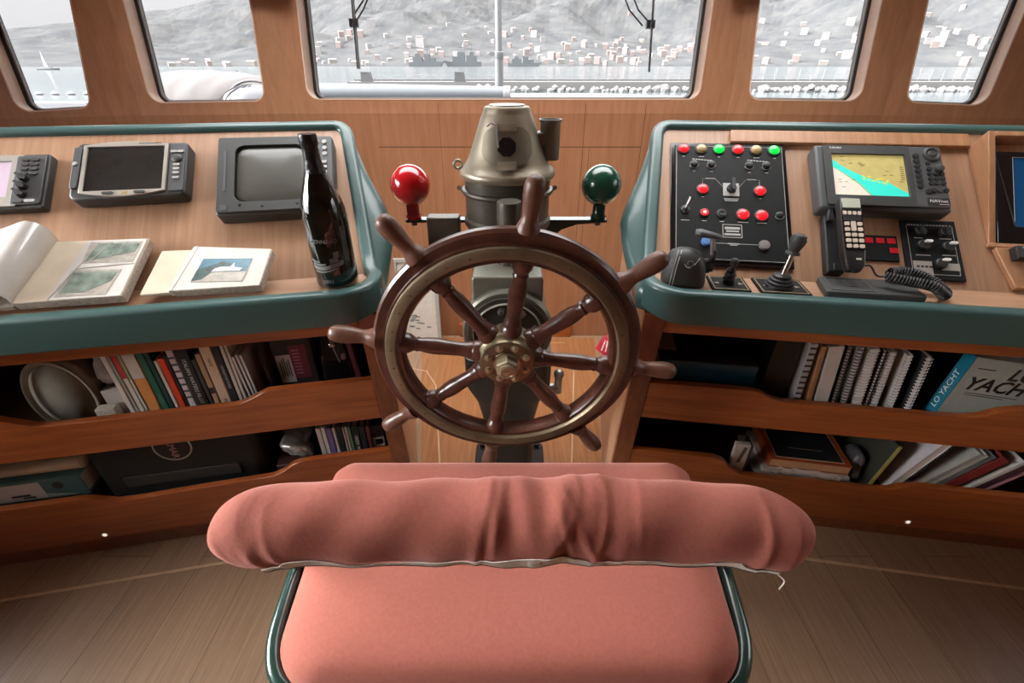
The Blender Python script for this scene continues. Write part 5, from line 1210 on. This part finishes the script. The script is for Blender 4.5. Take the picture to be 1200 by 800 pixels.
leaner(.899, 34, .21, .010, (.42, .40, .35), 'pale magazine leaning second from the comb-bound notebook', 'magazine', 'magazine')
leaner(.915, 35, .21, .012, (.14, .14, .13), 'dark grey magazine leaning left of the dark red book', 'magazine', 'magazine')
leaner(.942, 36, .20, .028, (.20, .02, .02), 'dark red thick book leaning among the magazines, lower right shelf')
leaner(1.000, 36, .20, .010, (.48, .46, .42), 'white magazine leaning right of the dark red book', 'magazine', 'magazine')
leaner(1.018, 37, .19, .018, (.06, .02, .03), 'dark thick booklet leaning between white magazine and maroon one', 'booklet', 'booklet')
leaner(1.046, 37, .19, .007, (.36, .16, .18), 'thin maroon booklet leaning outermost on the lower right shelf', 'booklet', 'booklet')

# ================================================================== ON THE FLOOR BY THE WINDOW WALL
lean = R(6)
t = thing('picture_frame', 'pale framed picture standing on the floor against the front wall, left behind the wheel', 'picture frame', Matrix.Translation((-.515, 2.215, .0)) @ Matrix.Rotation(-lean, 4, 'X'))
m3 = axes((0, 0, .001), VX, VZ, -VY)
bm = B(); plate_with_hole(bm, rect(-.115, .115, 0, .48), rect(-.095, .095, .02, .46), -.012, .008, m3); obj('frame', bm, cmat('frame_grey', (.42, .40, .36)), t, bevel=.002)
bm = B(); prism(bm, rect(-.0955, .0955, .0195, .4605), -.008, .001, m3); pc = obj('picture', bm, M['paper'], t)
bm = B(); rr = random.Random(8)
for k in range(14): 
    x, y = rr.uniform(-.05, .05), rr.uniform(.07, .16); box(bm, x-.012, x+.012, y-.004, y+.004, .0011, .0018, m3)
for k in range(10): 
    x, y = rr.uniform(-.06, .04), rr.uniform(.36, .42); box(bm, x-.010, x+.010, y-.003, y+.003, .0011, .0018, m3)
obj('drawing', bm, cmat('sketch_grey', (.22, .21, .20)), pc)
t = thing('towel', 'crumpled red and white cloth on the floor, right behind the wheel by the console', 'cloth', Matrix.Translation((.515, 2.12, .0)))
bm = B(); rr = random.Random(41); rows = []
for i in range(17):
    a_ = 2*math.pi*i/16; rows.append([Vector((q*.042*math.cos(a_)*(1+.22*math.sin(3*a_+k)), q*.05*math.sin(a_)*(1+.2*math.cos(4*a_+k)), .001+h_*(1+.3*math.sin(5*a_+k*2)))) for k, (q, h_) in enumerate(((1.1, .0), (1.0, .018), (.72, .055), (.40, .075), (.05, .066)))])
loft(bm, rows[:16], False, False, True)
obj('cloth', bm, cmat('red_cloth', (.50, .02, .04)), t, smooth=2)
bm = B()
for k in range(5):
    a_ = -2.3+k*.5; tube(bm, smooth_path([(.045*math.cos(a_), .053*math.sin(a_), .024), (.036*math.cos(a_+.1), .042*math.sin(a_+.1), .052), (.02*math.cos(a_+.2), .024*math.sin(a_+.2), .076)], 4), .0035, 6)
obj('white_stripes', bm, M['white'], t)
# ================================================================== OUTSIDE
deckm = mat('deck_paint', (.058, .064, .070), .5, noise=.05, nscale=3)
bm = B(); prism(bm, [(-3.4, 2.0), (-2.7, 2.13), (-1.65, 2.42), (-.98, 2.49), (.98, 2.49), (1.65, 2.42), (2.7, 2.13), (4.6, 2.0), (4.2, 5.0), (1.0, 6.6), (-1.0, 6.6), (-3.3, 5.0)], .97, 1.03); struct('foredeck_surface', bm, deckm)
wm = B(); 
for y0_, y1_, x_ in ((7, 300, 900), (300, 1300, 2500)): box(wm, -x_, x_, y0_, y1_, -2.7, -2.5)
seam_, nt_, n_, l_, b_ = new_mat('harbour_water'); b_.inputs['Base Color'].default_value = (.05, .065, .07, 1); b_.inputs['Roughness'].default_value = .12
tc = n_.new('ShaderNodeTexCoord'); tx = n_.new('ShaderNodeTexNoise'); tx.inputs['Scale'].default_value = .35; tx.inputs['Detail'].default_value = 4; l_.new(tc.outputs['Object'], tx.inputs['Vector'])
bp = n_.new('ShaderNodeBump'); bp.inputs['Strength'].default_value = .10; bp.inputs['Distance'].default_value = .3; l_.new(tx.outputs['Fac'], bp.inputs['Height']); l_.new(bp.outputs['Normal'], b_.inputs['Normal'])
struct('sea_surface', wm, seam_)

# hills: distant terrain with a real height field
from mathutils import noise as mnoise
def ridge_elev(az):   # degrees above the horizon
    pts = [(-75, 1.6), (-55, 1.8), (-45, 2.2), (-41, 2.5), (-38.5, 2.9), (-36.5, 3.6), (-34.8, 4.0), (-32.5, 4.15), (-31.5, 4.1), (-28.5, 4.9), (-22, 6.5), (-10, 8.5), (10, 9), (40, 9), (75, 8)]
    for (a0, e0), (a1, e1) in zip(pts, pts[1:]):
        if az <= a1: return e0 + (e1-e0)*max(0, (az-a0))/(a1-a0)
    return 8
RS, RT = 1050., 2700.
def terrain(azd, d):
    t = (d-RS)/(RT-RS); h = (RT*math.tan(R(ridge_elev(azd))))*max(0, t)**1.25
    x, y = d*math.sin(R(azd)), d*math.cos(R(azd))
    nz = mnoise.fractal(Vector((x/420, y/420, 2.1)), 1.0, 2.0, 5)
    gull = abs(mnoise.noise(Vector((x/260, y/700, 7.7))))
    return -2.6 + h + (nz*75 + gull*70 - 20)*min(1, max(0, t)*2.5)*(1-max(0, t-.75)*2.6)*(min(1, ridge_elev(azd)/6))
bm = B(); rings = []
azs = [-72+144*i/300 for i in range(301)]
ds = [RS-8+ (RT-RS+8)*(k/70)**1.3 for k in range(71)] + [RT+300]
for k, d in enumerate(ds):
    rings.append([Vector((d*math.sin(R(a)), d*math.cos(R(a)), (terrain(a, d) if k < 71 else terrain(a, RT)-200) if k else -3.5)) for a in azs])
loft(bm, rings, closed=False, caps=False)
hm_, nt_, n_, l_, b_ = new_mat('hillside'); b_.inputs['Roughness'].default_value = 1; b_.inputs['Specular IOR Level'].default_value = 0
tc = n_.new('ShaderNodeTexCoord'); t1 = n_.new('ShaderNodeTexNoise'); t1.inputs['Scale'].default_value = .016; t1.inputs['Detail'].default_value = 11; t1.inputs['Roughness'].default_value = .80; l_.new(tc.outputs['Object'], t1.inputs['Vector'])
rp = n_.new('ShaderNodeValToRGB'); rp.color_ramp.elements[0].position = .40; rp.color_ramp.elements[1].position = .62  # narrow grey range: haze is put into the hill colour
rp.color_ramp.elements[0].color = (.044, .046, .049, 1); rp.color_ramp.elements[1].color = (.070, .070, .069, 1); l_.new(t1.outputs['Fac'], rp.inputs['Fac']); l_.new(rp.outputs['Color'], b_.inputs['Base Color'])
struct('hills', bm, hm_)
# town houses along the far shore
def house_mesh(nm, w, d, h, roof, wallc, roofc):
    t_ = bpy.data.meshes.new(nm); bm = B(); box(bm, -w/2, w/2, -d/2, d/2, -12, h)
    a = [bm.verts.new(p) for p in ((-w/2-.4, -d/2-.4, h), (w/2+.4, -d/2-.4, h), (w/2+.4, d/2+.4, h), (-w/2-.4, d/2+.4, h))]; r0, r1 = bm.verts.new((-w/2, 0, h+roof)), bm.verts.new((w/2, 0, h+roof))
    fs = [bm.faces.new(x) for x in ((a[0], a[1], r1, r0), (a[2], a[3], r0, r1), (a[1], a[2], r1), (a[3], a[0], r0), (a[3], a[2], a[1], a[0]))]
    for f in fs: f.material_index = 1
    for i in range(max(2, int(w/5))):
        for k in range(max(1, int(h/5))):
            x = -w/2 + w*(i+.5)/max(2, int(w/5)); z = 2+4.2*k; box(bm, x-.7, x+.7, -d/2-.15, -d/2-.01, z, z+1.8)
    bm.faces.ensure_lookup_table()
    for f in bm.faces[11+0:]: 
        if f.material_index == 0 and f.calc_center_median().y < -d/2-.005: f.material_index = 2
    bm.to_mesh(t_); bm.free()
    for mm in (cmat('hw_'+wallc[0], wallc[1]), cmat('hr_'+roofc[0], roofc[1]), cmat('hwin', (.16, .16, .17))): t_.materials.append(mm)
    return t_
protos = [(house_mesh('house_white', 14, 11, 10, 3, ('white', (.14, .134, .134)), ('red', (.17, .11, .10))), 'small white house with a low reddish roof on the far hillside', 'white houses on the far shore'),
          (house_mesh('house_pink', 17, 12, 15, 3, ('pink', (.125, .092, .085)), ('red', (.17, .11, .10))), 'tall pinkish house in the far town by the water', 'pinkish houses in the far town'),
          (house_mesh('house_cream', 20, 12, 9, 2.5, ('cream', (.125, .112, .10)), ('grey', (.15, .145, .145))), 'wide cream house with a grey roof on the far shore', 'cream houses on the far shore'),
          (house_mesh('block_white', 26, 14, 21, 1, ('white', (.14, .134, .134)), ('grey', (.15, .145, .145))), 'big white apartment block on the far shore', 'white blocks on the far shore')]
rr = random.Random(77)
def az_of(u): return math.degrees(math.atan(((u-600)/533)/1.172))
spots = []
for k in range(125): spots.append((rr.gauss(725, 55), abs(rr.gauss(0, .10))**1.0, (1, 1, 0, 1, 2)[k % 5]))
for k in range(85): spots.append((rr.uniform(365, 640), abs(rr.gauss(0, .11)), (0, 0, 2, 3, 1)[k % 5]))
for k in range(85): spots.append((rr.uniform(860, 1200), abs(rr.gauss(.0, .20)), (0, 2, 0, 3, 1)[k % 5]))
for k in range(16): spots.append((rr.uniform(190, 305), abs(rr.gauss(0, .03)), (0, 1, 2)[k % 3]))
placed = []
for u, t_, kind in spots:
    a = az_of(min(1215, max(150, u))); d = RS+12+(RT-RS)*min(.45, t_)
    px_, py_ = d*math.sin(R(a)), d*math.cos(R(a))
    if any((px_-q[0])**2+(py_-q[1])**2 < 19**2 for q in placed): continue
    placed.append((px_, py_))
    me, lb, gp = protos[kind]
    o = bpy.data.objects.new(me.name, me); C.objects.link(o)
    o.location = (d*math.sin(R(a)), d*math.cos(R(a)), terrain(a, d)); o.rotation_euler = (0, 0, -R(a)+rr.uniform(-.5, .5)); s_ = rr.uniform(.42, .78); o.scale = (s_, s_, s_)
    tag(o, lb, 'house', gp)
# grey ships at the quay
def ship(x, y, L, label, sc_=1., mirror=1):
    t = thing('ship', label, 'ship', Matrix.Translation((x, y, -2.5)) @ Matrix.Rotation(0 if mirror > 0 else math.pi, 4, 'Z'))
    g = cmat('ship_grey', (.042, .048, .053)); 
    bm = B(); prism(bm, [(-L/2, 0), (L/2-6, 0), (L/2+2, 9*sc_), (L/2-10, 8*sc_), (-L/2, 7*sc_)], -6, 6, axes((0, 0, -.5), VX, VZ, -VY)); obj('hull', bm, g, t)
    bm = B()
    for x0, x1, z0_, h in ((-.38, -.10, 6, 15), (-.05, .12, 6, 20), (.125, .28, 6, 14), (-.30, -.18, 15, 20)): box(bm, L*x0, L*x1, -5, 5, z0_*sc_, h*sc_)
    obj('superstructure', bm, g, t)
    bm = B(); cyl(bm, (L*.03, 0, 19*sc_), (L*.03, 0, 33*sc_), 1.0, .4, 8); box(bm, L*.03-4, L*.03+4, -.4, .4, 26*sc_, 27*sc_); cyl(bm, (-L*.24, 0, 19*sc_), (-L*.24, 0, 29*sc_), .8, .3, 8); obj('mast', bm, g, t)
ship(-150, 935, 60, 'pale grey ship moored at the far shore, leftmost of the three', .95); ship(-88, 960, 66, 'grey ship with tall mast at the far shore, left of the white pole', 1.1, -1); ship(22, 930, 58, 'low grey ship at the far shore, right of the white pole', .75)
# breakwater with boulders and a railing
bwm = cmat('breakwater_stone', (.075, .073, .073), .9)
bm = B(); box(bm, -27, 190, 86, 91, -2.6, -1.15); box(bm, -27, 190, 89.8, 90.6, -1.1501, -.85); bw = obj('breakwater', bm, bwm); tag(bw, 'long grey stone breakwater crossing the water outside the windows', 'breakwater')
bm = B(); rr = random.Random(12)
for k in range(190):
    x = -8+k*.95+rr.uniform(-.4, .4)
    if rr.random() < .12: continue
    for q in range(2):
        s_ = rr.uniform(.35, .75); g = bmesh.ops.create_icosphere(bm, subdivisions=1, radius=s_)
        c0 = Vector((x+rr.uniform(-.5, .5), 85.0-q*1.1+rr.uniform(-.3, .3), -2.45+rr.uniform(0, .55-.25*q)))
        for v in g['verts']: v.co = Vector((v.co.x*rr.uniform(.85, 1.15), v.co.y*rr.uniform(.8, 1.2), v.co.z*rr.uniform(.7, 1.0))) + c0
rk = obj('boulders', bm, cmat('boulder_pale', (.11, .107, .106), .9)); tag(rk, 'pale boulders piled along the foot of the breakwater', 'rocks'); rk['kind'] = 'stuff'
bm = B()
for k in range(108): box(bm, -26+k*2, -25.94+k*2, 88.0, 88.06, -1.1499, .75)
box(bm, -26, 190, 87.99, 88.03, -.2, -.16)
rl = obj('railing', bm, cmat('rail_pale', (.17, .17, .175))); tag(rl, 'thin pale railing posts along the breakwater', 'railing')
for x, lb in ((-24, 'dark bollard box on the breakwater, farther from the white pole'), (-8.6, 'dark bollard frame on the breakwater, nearer the white pole')):
    bm = B(); prism(bm, [(-.9, 0), (.95, 0), (.70, 1.25), (-.75, 1.3)], -.5, .5, axes((x, 86.8, -1.149), VX, VZ, -VY)); box(bm, x-.95, x+.75, 86.25, 87.35, .152, .25)
    o = obj('bollard', bm, cmat('bollard_dark', (.035, .035, .037))); tag(o, lb, 'bollard')
# left: pontoon and mooring buoys
bm = B(); box(bm, -75, -27, 41.5, 43.5, -2.6, -1.35); o = obj('pontoon', bm, cmat('pontoon_grey', (.12, .12, .13))); tag(o, 'grey floating pontoon in the leftmost window', 'pontoon')
for k, lb in enumerate(('white mooring buoy, outermost of the row of four', 'white mooring buoy, second from the outer end of the row', 'white mooring buoy, third from the outer end of the row', 'white mooring buoy, nearest the window post of the row')):
    x = -69.5+k*2.35; t = thing('mooring_buoy', lb, 'buoy', Matrix.Translation((x, 76, -2.5)), 'mooring buoys')
    bm = B(); lathe(bm, [(.10, -.25), (.42, -.1), (.50, .12), (.36, .34), (.12, .42), (.0001, .44)], 16, (0, 0, 0)); obj('float', bm, cmat('buoy_white', (.13, .13, .13)), t, smooth=True)
    bm = B(); lathe(bm, [(.51, .06), (.515, .12), (.505, .15)], 16, (0, 0, 0)); obj('band', bm, cmat('buoy_grey', (.08, .08, .085)), t)
def boat(nm, label, x, y, L, sail, col=(.5, .5, .52)):
    t = thing(nm, label, 'boat', Matrix.Translation((x, y, -2.5)))
    bm = B(); loft(bm, [[Vector((xx, w*math.cos(a), max(-.3, .9*s_*math.sin(a)+.3*s_))) for a in [math.pi+math.pi*q/8 for q in range(9)]] + [Vector((xx, w, s_*1.0)), Vector((xx, -w, s_*1.0))] for xx, w, s_ in ((-L/2, L*.10, 1.0), (-L*.1, L*.13, 1.0), (L*.3, L*.09, 1.1), (L/2, .05, 1.3))]); obj('hull', bm, cmat('boat_hull_%.2f' % col[0], col), t)
    bm = B(); box(bm, -L*.3, L*.15, -L*.07, L*.07, .95, 2.0); obj('cabin', bm, cmat('boat_white', (.13, .13, .135)), t)
    if sail:
        bm = B(); cyl(bm, (0, 0, 1), (-1.0, 0, 12), .12, .06, 8); prism(bm, [(-.2, 2.2), (-L*.18, 2.2), (-1.1, 11.5)], -.05, .05, axes((0, 0, 0), VX, VZ, -VY)); obj('sail', bm, cmat('sail_white', (.27, .27, .27)), t)
boat('sailing_boat', 'distant dark sailing boat with one pale sail in the leftmost window', -345, 395, 16, True, (.05, .05, .055))
boat('motor_boat', 'small motor boat with white cabin in the second window from the wheelhouse end', -100, 190, 8, False, (.08, .08, .09))
# own ship: rolled awning, mast, covered tender, wipers
t = thing('awning_roll', 'long pale rolled awning lying across the foredeck outside the central window', 'awning', Matrix.Translation((0, 4.0, 0)))
bm = B(); lathe(bm, [(.050, 0), (.066, .01), (.064, .8), (.052, 1.68), (.048, 1.745)], 28, (-1.76, 0, 1.160), (1.74, 0, -.010)); obj('roll', bm, cmat('awning_pale', (.068, .079, .088), .5), t, smooth=True)
bm = B(); lathe(bm, [(.054, 0), (.058, .004), (.058, .05), (.054, .055)], 28, (-.066, 0, 1.150), (1, 0, -.006)); obj('end_cap', bm, cmat('cap_white', (.12, .12, .125)), t, smooth=True)
for x in (-1.6, -.3):
    bm = B(); box(bm, x-.02, x+.02, -.04, .04, 1.03, 1.12); obj('chock', bm, cmat('cap_white', (.12, .12, .125)), t)
t = thing('mast', 'white round mast pole rising from the foredeck outside the central window', 'mast', Matrix.Translation((-.105, 4.3, 1.03)))
pw = cmat('pole_white', (.085, .090, .093), .4)
bm = B(); lathe(bm, [(.034, 0), (.034, .375), (.026, .385), (.026, 3.2)], 20); obj('pole', bm, pw, t, smooth=True)
bm = B(); lathe(bm, [(.036, .355), (.038, .36), (.038, .40), (.034, .405)], 20); box(bm, -.075, -.036, -.015, .015, .375, .40); obj('collar', bm, pw, t, smooth=True)
t = thing('coiled_rope', 'pale coiled rope and fittings beside the awning roll end, outside the central window', 'rope', Matrix.Translation((.28, 4.1, 1.0305)))
bm = B()
for q in range(3): tube(bm, [(.20*math.cos(a)*(1-.12*q), .12*math.sin(a)*(1-.12*q), .017+.03*q) for a in [2*math.pi*k/24 for k in range(24)]], .016, 6, True)
obj('coil', bm, cmat('rope', (.22, .21, .19)), t, smooth=2)
t = thing('boat_cover', 'pale pinkish tarpaulin mound over a tender on the foredeck, second window from the end', 'cover', Matrix.Translation((-2.55, 4.5, 1.0305)))
bm = B(); rings = []
for i in range(25):
    u = -1+2*i/24; ww = max(.02, (1-abs(u)**3.5)); rings.append([Vector((u*.72 , .62*ww*math.cos(a), .265*ww*(1-.12*u)*abs(math.sin(a))**.8 + .008*math.sin(u*22+a*2))) for a in [math.pi*q/20 for q in range(21)]])
loft(bm, rings, True, True); obj('tarpaulin', bm, cmat('tarp_pink', (.042, .036, .035), .7), t, smooth=2)
bm = B(); tube(bm, smooth_path([(-.60, -.20, .20), (-.35, -.30, .23), (-.12, -.16, .262)], 6), .004, 6); obj('seam_line', bm, cmat('seam_grey', (.3, .3, .31)), t)
t = thing('round_hatch', 'round ribbed pale dome with dark rim beside the tarpaulin, second window from the end', 'hatch', Matrix.Translation((-1.73, 3.5, 1.0305)))
bm = B(); lathe(bm, [(.225, 0), (.225, .08), (.19, .15), (.12, .185), (.0001, .20)], 40); obj('dome', bm, cmat('dome_lilac', (.055, .054, .064), .5), t, smooth=True)
bm = B(); tube(bm, [(.232*math.cos(a), -.03, .0+.225*math.sin(a)) for a in [math.pi*q/24 for q in range(25)]], .008, 8); obj('rim_hoop', bm, cmat('hoop_grey', (.05, .05, .054)), t, smooth=True)
for k in range(4):
    bm = B(); tube(bm, [(.226*math.cos(R(90+k*18))*math.sin(R(q))*1.0, -.226*math.sin(R(60+k*15))*math.sin(R(q)), .205*math.cos(R(q))**.8+.002) for q in range(12, 82, 7)], .004, 5); obj('rib', bm, cmat('hoop_grey', (.05, .05, .054)), t)
wmx = axes((0, 2.287, 1.2), VX, Vector((0, math.sin(RK), math.cos(RK))), Vector((0, math.cos(RK), -math.sin(RK))))
for lb, blade, arms in (('black window wiper outside the central window, on the albums side', [(-.708, .155), (-.698, .62)], [[(-.703, .335), (-.66, .385), (-.44, .74)], [(-.70, .37), (-.62, .46), (-.47, .74)]]),
                        ('black window wiper outside the central window, on the alarm panel side', [(.629, .143), (.612, .62)], [[(.622, .33), (.56, .385), (.36, .74)], [(.585, .325), (.52, .385), (.33, .74)]])):
    t = thing('window_wiper', lb, 'wiper', wmx)
    zz = WT+.012
    bm = B(); tube(bm, [(x, y, zz) for x, y in blade], .0048, 6); tube(bm, [(x+.006, y, zz+.008) for x, y in blade], .003, 6); obj('blade', bm, M['rubber'], t)
    for pts_ in arms:
        bm = B(); tube(bm, [(x, y, zz+.014) for x, y in pts_], .0038, 6); obj('arm', bm, M['rubber'], t)
    x, y = arms[0][0]; bm = B(); box(bm, x-.022, x+.016, y-.016, y+.014, zz, zz+.02); obj('joint', bm, M['rubber'], t)
for s_, m_, nm, lb in ((-1, 'redwood_v', 'shelf_bracket', 'brown wooden block at the top of the post left of the central window'), (1, 'black', 'loudspeaker', 'black slim box at the top of the post right of the central window')):
    bm = B(); box(bm, s_*1.0-.085, s_*1.0+.085, 2.30, 2.345, 1.590, 1.630); o = obj(nm, bm, M[m_], bevel=.003); tag(o, lb, 'bracket' if s_ < 0 else 'speaker')

# ================================================================== LIGHT AND CAMERA
w = bpy.data.worlds.new('world'); sc.world = w; w.use_nodes = True
nt = w.node_tree; n = nt.nodes; l = nt.links
bg = n['Background']; geo = n.new('ShaderNodeTexCoord'); sx = n.new('ShaderNodeSeparateXYZ'); l.new(geo.outputs['Generated'], sx.inputs[0])
rp = n.new('ShaderNodeValToRGB'); l.new(sx.outputs['Z'], rp.inputs['Fac'])
e = rp.color_ramp.elements; e[0].position = 0; e[0].color = (.90, .90, .93, 1); e[1].position = 1; e[1].color = (12, 12, 12, 1)
k = e.new(.10); k.color = (.98, .98, 1.0, 1); k = e.new(.28); k.color = (5.6, 5.6, 5.6, 1)
dt = n.new('ShaderNodeVectorMath'); dt.operation = 'DOT_PRODUCT'; dt.inputs[1].default_value = (-.97, -.10, .15); l.new(geo.outputs['Generated'], dt.inputs[0])
mr = n.new('ShaderNodeMapRange'); mr.inputs['From Min'].default_value = .72; mr.inputs['From Max'].default_value = .97; mr.inputs['To Min'].default_value = 1.0; mr.inputs['To Max'].default_value = 11.0; l.new(dt.outputs['Value'], mr.inputs['Value'])
l.new(rp.outputs['Color'], bg.inputs['Color']); l.new(mr.outputs['Result'], bg.inputs['Strength'])
sun = bpy.data.lights.new('sun', 'SUN'); sun.energy = 1.2; sun.angle = R(14); sun.color = (1, .95, .88)
so = bpy.data.objects.new('sun', sun); C.objects.link(so); so.rotation_euler = Vector((.70, .40, -.60)).to_track_quat('-Z', 'Y').to_euler()
for p, out, wx, wy, e_, u_ in portals:
    a = bpy.data.lights.new('portal', 'AREA'); a.shape = 'RECTANGLE'; a.size = wx; a.size_y = wy; a.cycles.is_portal = True
    o = bpy.data.objects.new('portal', a); C.objects.link(o); z_ = out; x_ = e_; y_ = z_.cross(x_); o.matrix_world = axes(p, x_, y_, z_)
cam = bpy.data.cameras.new('camera'); cam.sensor_width = 36; cam.sensor_fit = 'HORIZONTAL'; cam.lens = 533/1200*36; cam.clip_start = .02; cam.clip_end = 6000
co_ = bpy.data.objects.new('camera', cam); C.objects.link(co_); co_.location = (0, 0, 1.35); co_.rotation_euler = (R(90)-math.atan(325/533), 0, 0)
sc.camera = co_
sc.cycles.max_bounces = 10; sc.cycles.diffuse_bounces = 5; sc.cycles.transparent_max_bounces = 12; sc.cycles.use_denoising = True
sc.cycles.sample_clamp_indirect = 6
